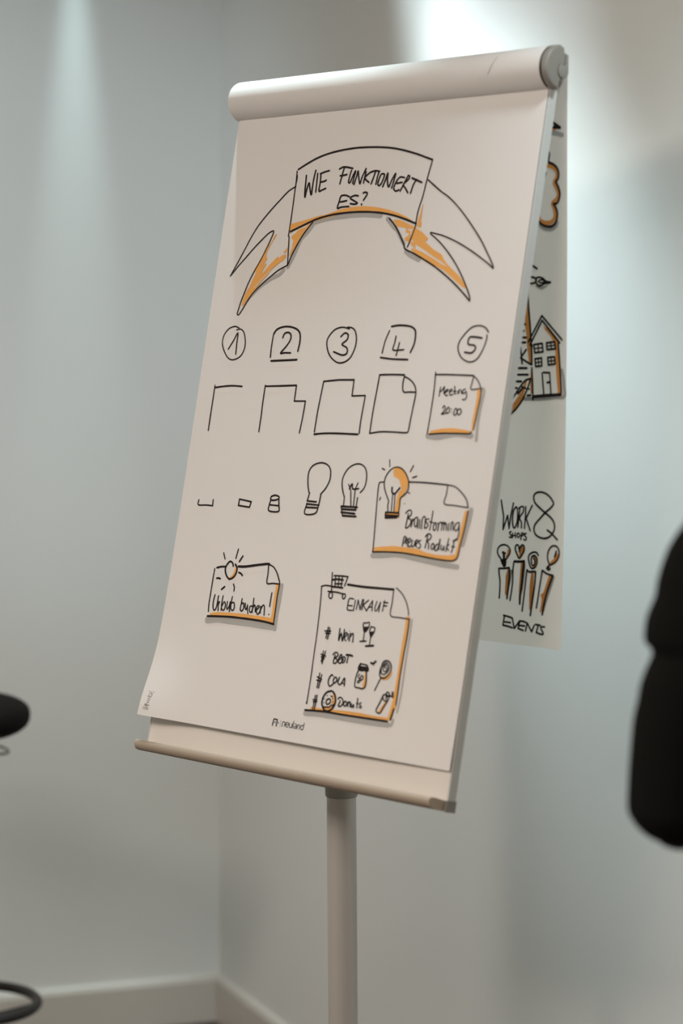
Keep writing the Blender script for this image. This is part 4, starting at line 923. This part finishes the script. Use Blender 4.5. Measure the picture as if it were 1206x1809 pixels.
for nm, plane, text in DRAWINGS:
    build_drawing(nm, plane, text, front if plane == 'F' else flip)
# the faint crease on the roll
bm = bmesh.new()
for i in range(2): pass
bm.free()

# ------------------------------------------------------------ black stool at the left edge
def at(px, py, depth):
    d = fw+rt*((px-603)/4270.83)-up*((py-904.5)/4270.83)
    return Vector((0, 0, EYE))+d*depth
sc = at(-63, 1773, 5.0); sx, sy = sc.x, sc.y
zring = sc.z; zseat = at(-53, 1252, 5.0).z
stool = empty('bar_stool', (sx, sy, 0), .35); tag(stool, 'black round-edged stool with foot ring in front of the left wall', 'stool')
def superell(bm, c, r, e1=.75, e2=.9, nu=40, nv=20, f=None):
    def sp(x, p): return math.copysign(abs(x)**p, x)
    rows = []
    for j in range(nv+1):
        ph = -math.pi/2+math.pi*j/nv; row = []
        for i in range(nu):
            th = 2*math.pi*i/nu
            x = sp(math.cos(ph), e1)*sp(math.cos(th), e2); y = sp(math.cos(ph), e1)*sp(math.sin(th), e2); z = sp(math.sin(ph), e1)
            p = Vector((x*r[0], y*r[1], z*r[2]))
            if f: p = f(p)
            row.append(bm.verts.new(Vector(c)+p))
        rows.append(row)
    for A, B in zip(rows, rows[1:]):
        for i in range(nu): bm.faces.new((A[i], A[(i+1) % nu], B[(i+1) % nu], B[i]))
    bmesh.ops.remove_doubles(bm, verts=bm.verts, dist=1e-5)
def seatf(p):
    r2 = (p.x/.13)**2+(p.y/.18)**2
    return Vector((p.x, p.y, p.z*(1.15 if p.z < 0 else .95)-.006*max(0, 1-r2)))
bm = bmesh.new(); superell(bm, (0, 0, zseat-.002), (.134, .172, .041), f=seatf); link_mesh('seat', bm, M_STOOL, stool, 180)
bm = bmesh.new(); tube(bm, [(.093*math.cos(t*math.pi/20), .10*math.sin(t*math.pi/20), zseat-.070+.014*math.cos(t*math.pi/20)*-1) for t in range(40)], .0028, closed=True); link_mesh('lever_ring', bm, M_WIRE, stool, 180)
bm = bmesh.new(); lathe(bm, [(.05, zseat-.052), (.05, zseat-.045), (.075, zseat-.04)][::1]); link_mesh('seat_plate', bm, M_METAL, stool, 40)
bm = bmesh.new(); lathe(bm, [(.025, .06), (.025, .42), (.0215, .425), (.0215, .46), (.014, .461), (.014, zseat-.05)], seg=32); link_mesh('gas_column', bm, M_METAL, stool, 40)
ring = bmesh.new(); tube(ring, [(0.150*math.cos(t*math.pi/32), 0.150*math.sin(t*math.pi/32), zring) for t in range(64)], .0105, seg=16, closed=True); link_mesh('foot_ring', ring, M_METAL, stool, 180)
for k in range(3):
    a = -.47+k*2*math.pi/3; bm = bmesh.new()
    tube(bm, [(r*math.cos(a), r*math.sin(a), zring-h) for r, h in ((.020, .037), (.05, .029), (.09, .018), (.13, .006), (.147, .001))], .0085); link_mesh('ring_spoke', bm, M_METAL, stool, 180)
for k in range(5):
    a = k*2*math.pi/5+.3; bm = bmesh.new()
    tube(bm, [(r*math.cos(a), r*math.sin(a), z) for r, z in ((.01, .095), (.08, .09), (.17, .065), (.23, .05))], [(.016, .02), (.015, .018), (.012, .014), (.010, .010)]); lg = link_mesh('leg', bm, M_METAL, stool, 180)
    bm = bmesh.new(); cx_, cy_ = .225*math.cos(a), .225*math.sin(a)
    lathe(bm, [(.012, 0), (.018, .003), (.018, .018), (.008, .024), (.006, .045)], seg=20, c=(cx_, cy_, .0005)); link_mesh('glide', bm, M_METAL, lg, 40)

# ------------------------------------------------------------ the person in black at the right edge
DP = 2.55
def wp(px, py, d=DP): return at(px, py, d)
bm = bmesh.new()
def ell_rings(rings, seg=28):
    R = []
    for c, a, b in rings: R.append([bm.verts.new((c[0]+a*math.cos(2*math.pi*i/seg), c[1]+b*math.sin(2*math.pi*i/seg), c[2])) for i in range(seg)])
    for A, B in zip(R, R[1:]):
        for i in range(seg): bm.faces.new((A[i], A[(i+1) % seg], B[(i+1) % seg], B[i]))
    bm.faces.new(R[0][::-1]); bm.faces.new(R[-1])
PXM = DP/4270.83
# left sleeve, slice by slice: outline height -> outer edge
edge = [(927, 1210), (934, 1203), (950, 1192), (972, 1180), (1000, 1170), (1030, 1162), (1058, 1159), (1068, 1154), (1080, 1148), (1100, 1142), (1122, 1140), (1137, 1138), (1142, 1144), (1148, 1157), (1158, 1157), (1172, 1150), (1200, 1138), (1222, 1132), (1234, 1131), (1280, 1121), (1330, 1117), (1380, 1114), (1430, 1112), (1445, 1113), (1455, 1119), (1470, 1129), (1484, 1144), (1494, 1162), (1500, 1180), (1503, 1200)]
rings = []
for y, x in edge:
    t = (y-927)/(1503-927)
    rr = (.050+.004*math.sin(t*3))
    if y < 1000: rr = .022+.030*math.sqrt(max(0, (y-920)/80))
    if y > 1440: rr = .052*math.sqrt(max(.02, 1-((y-1440)/66)**2))
    p = wp(x, y); rings.append(((p.x+rr, DP+(.0 if y > 1000 else 0), p.z), rr, rr*1.05))
ell_rings(rings[::-1])
SH = wp(1275, 985); EL = wp(1178, 1440)
cxT = SH.x+.165; zS = SH.z                     # torso axis and shoulder height
EL = Vector((rings[-8][0][0], DP, EL.z))
def limb(pts, rad, seg=20): tube(bm, pts, rad, seg)
# forearm: from the elbow forward across the front of the body
zf = EL.z
WR = Vector((cxT-.080, DP+.185, zf+.035))
limb([EL+Vector((-.005, .0, -.004)), EL+Vector((.06, .05, -.002)), EL.lerp(WR, .5)+Vector((0, .03, 0)), WR], [.041, .042, .037, .028])
# torso
T0 = [(-.56, .158, .105), (-.50, .17, .115), (-.42, .165, .112), (-.33, .150, .105), (-.22, .155, .108), (-.12, .168, .115), (-.05, .178, .112), (.0, .175, .098), (.03, .140, .080), (.055, .085, .062), (.075, .058, .056), (.10, .055, .056)]
ell_rings([((cxT, DP+.02*(1 if dz > -.3 else 0)*0, zS+dz), a, b) for dz, a, b in T0])
# shoulders bridging
for s in (-1, 1):
    limb([(cxT+s*.05, DP, zS+.035), (cxT+s*.11, DP, zS+.028), (cxT+s*.158, DP, zS+.012), (cxT+s*.172, DP, zS-.03)], [.05, .055, .056, .054])
# right arm bent the same way
ER = Vector((cxT+.225, DP+.0, zf)); WR2 = Vector((cxT+.080, DP+.205, zf+.045))
limb([(cxT+.168, DP, zS), (cxT+.195, DP-.005, zS-.12), (cxT+.215, DP, zf+.06), ER], [.055, .050, .045, .042])
limb([ER+Vector((0, 0, 0)), ER+Vector((-.05, .06, .0)), ER.lerp(WR2, .5)+Vector((.0, .03, 0)), WR2], [.042, .042, .036, .028])
# legs
for s in (-1, 1):
    x = cxT+s*.085
    limb([(x, DP, zS-.50), (x+s*.005, DP, zS-.62), (x+s*.008, DP+.01, .78), (x+s*.01, DP+.012, .50), (x+s*.012, DP-.012, .34), (x+s*.014, DP-.005, .12), (x+s*.014, DP-.01, .06)], [.088, .092, .082, .062, .060, .047, .050])
# head, neck, nose, ears (facing away from the camera, towards the board)
zh = zS+.235
limb([(cxT, DP-.01, zS+.04), (cxT, DP, zS+.16)], [.056, .053])
HS = [(-.118, .030, .034, .030), (-.105, .046, .052, .022), (-.080, .060, .074, .010), (-.045, .069, .088, .002), (0, .076, .097, 0), (.045, .077, .099, -.002), (.080, .066, .086, -.006), (.105, .042, .056, -.008), (.115, .015, .02, -.008)]
ell_rings([((cxT, DP+.012+o, zh+dz), a, b) for dz, a, b, o in HS])
limb([(cxT, DP+.106, zh+.015), (cxT, DP+.118, zh-.005), (cxT, DP+.125, zh-.024), (cxT, DP+.108, zh-.034)], [.009, .011, .014, .012])
for s in (-1, 1): limb([(cxT+s*.074, DP+.010, zh+.025), (cxT+s*.083, DP+.002, zh+.018), (cxT+s*.083, DP+.004, zh-.012), (cxT+s*.076, DP+.012, zh-.03)], [.009, .011, .010, .007])
# brow and chin
limb([(cxT-.04, DP+.096, zh+.03), (cxT, DP+.106, zh+.032), (cxT+.04, DP+.096, zh+.03)], [.010, .012, .010]); limb([(cxT-.015, DP+.092, zh-.095), (cxT+.015, DP+.092, zh-.095)], [.018, .018])
bmesh.ops.recalc_face_normals(bm, faces=bm.faces)
# hands folded in front of the waist: palms, fingers, thumbs
def hand(wr, fwd, side, pal):
    """wr wrist, fwd finger direction, side towards the thumb, pal palm normal (curl direction)"""
    fwd, side, pal = fwd.normalized(), side.normalized(), pal.normalized()
    tube(bm, [wr-fwd*.01, wr+fwd*.03, wr+fwd*.07, wr+fwd*.092], [(.024, .019), (.034, .015), (.038, .0145), (.034, .011)], 16)
    for k, L_ in enumerate((.070, .078, .073, .058)):
        o = side*(.030-.020*k); b = wr+fwd*(.086-.004*abs(k-1))+o
        p = [b-fwd*.015, b]; d = fwd.copy(); ang = 0
        for seg_, fr in enumerate((.42, .32, .26)):
            ang += (.35, .55, .45)[seg_]; d = (fwd*math.cos(ang)+pal*math.sin(ang)+side*(.06*(1.2-k)*.5)).normalized(); p.append(p[-1]+d*L_*fr)
        tube(bm, p, [.0092, .0092, .0086, .0080, .0066], 10)
    b = wr+fwd*.022+side*.024
    tube(bm, [b, b+fwd*.022+side*.022+pal*.006, b+fwd*.046+side*.030+pal*.014, b+fwd*.066+side*.030+pal*.022], [.013, .0115, .010, .0078], 10)
h1 = (WR-EL); h1.z = 0; hand(WR, Vector((.9, .12, .03)), Vector((0, .1, 1)), Vector((.15, -.9, 0)))
hand(WR2+Vector((0, .012, 0)), Vector((-.9, .10, -.03)), Vector((0, .1, 1)), Vector((-.15, -.9, 0)))
# shoes as part of the continuous figure
for s in (-1, 1):
    x = cxT+s*.10
    ell_rings([((x, DP+.055, .012), .046, .135), ((x, DP+.055, .022), .048, .138), ((x, DP+.048, .045), .045, .122), ((x, DP+.02, .070), .042, .085), ((x, DP-.005, .10), .046, .056)])
bmesh.ops.recalc_face_normals(bm, faces=bm.faces)
me = bpy.data.meshes.new('raw'); bm.to_mesh(me); bm.free()
tmp = bpy.data.objects.new('raw', me); COL.objects.link(tmp)
rm = tmp.modifiers.new('r', 'REMESH'); rm.mode = 'VOXEL'; rm.voxel_size = .0055; rm.use_smooth_shade = True
sm = tmp.modifiers.new('s', 'SMOOTH'); sm.factor = .5; sm.iterations = 3
dg = bpy.context.evaluated_depsgraph_get(); dg.update()
me2 = bpy.data.meshes.new_from_object(tmp.evaluated_get(dg)); me2.name = 'person'
bpy.data.objects.remove(tmp); bpy.data.meshes.remove(me)
me2.materials.clear()
for mm in (M_BLACKCLOTH, M_TROUSER, M_SKIN, M_DARK): me2.materials.append(mm)
ORI = Vector((cxT, DP, 0))
for p in me2.polygons:
    c = p.center; mi = 0
    if c.z < .085: mi = 3
    elif c.z < zS-.47: mi = 1
    if c.z > zS+.085: mi = 2
    if mi == 0 and c.y > DP+.135 and abs(c.x-cxT) < .078 and -.12 < c.z-zf < .16: mi = 2
    p.material_index = mi; p.use_smooth = True
for v in me2.vertices: v.co -= ORI
person = bpy.data.objects.new('person', me2); COL.objects.link(person); person.location = ORI
tag(person, 'person in black long-sleeved top seen from behind, bent elbow at the right edge', 'person')
# hair cap
bm = bmesh.new()
hr = []
for j in range(15):
    t = j/14; ph = math.radians(-38+128*t)
    row = []
    for i in range(36):
        th = 2*math.pi*i/36; front_ = max(0, math.sin(th))
        z = math.sin(ph); 
        low = .0+front_*.085
        zz = z*.131; 
        if zz < low-.02: zz = low-.02+(zz-low+.02)*.1
        rr = math.sqrt(max(0, 1-abs(zz/.1315)**2.7)); n_ = 1+.015*noise.noise(Vector((math.cos(th)*6, math.sin(th)*6, z*5)))
        row.append(bm.verts.new(Vector((.086*rr*math.cos(th)*n_, .006+.109*rr*math.sin(th)*n_, zh+.004+zz))))
    hr.append(row)
for A, B in zip(hr, hr[1:]):
    for i in range(36): bm.faces.new((A[i], A[(i+1) % 36], B[(i+1) % 36], B[i]))
bm.faces.new(hr[-1]); link_mesh('hair', bm, M_HAIR, person, 180)
for s in (-1, 1):
    bm = bmesh.new(); superell(bm, (s*.031, .098, zh+.006), (.0135, .010, .0085), 1, 1, 20, 10); ey = link_mesh('eye', bm, M_WHITEEYE, person, 180)
    bm = bmesh.new(); superell(bm, (s*.031, .1065, zh+.006), (.0055, .0022, .0055), 1, 1, 16, 8); link_mesh('iris', bm, M_DARK, ey, 180)
bm = bmesh.new(); superell(bm, (0, .104, zh-.058), (.024, .008, .007), 1, 1, 24, 10); link_mesh('mouth', bm, M_LIP, person, 180)
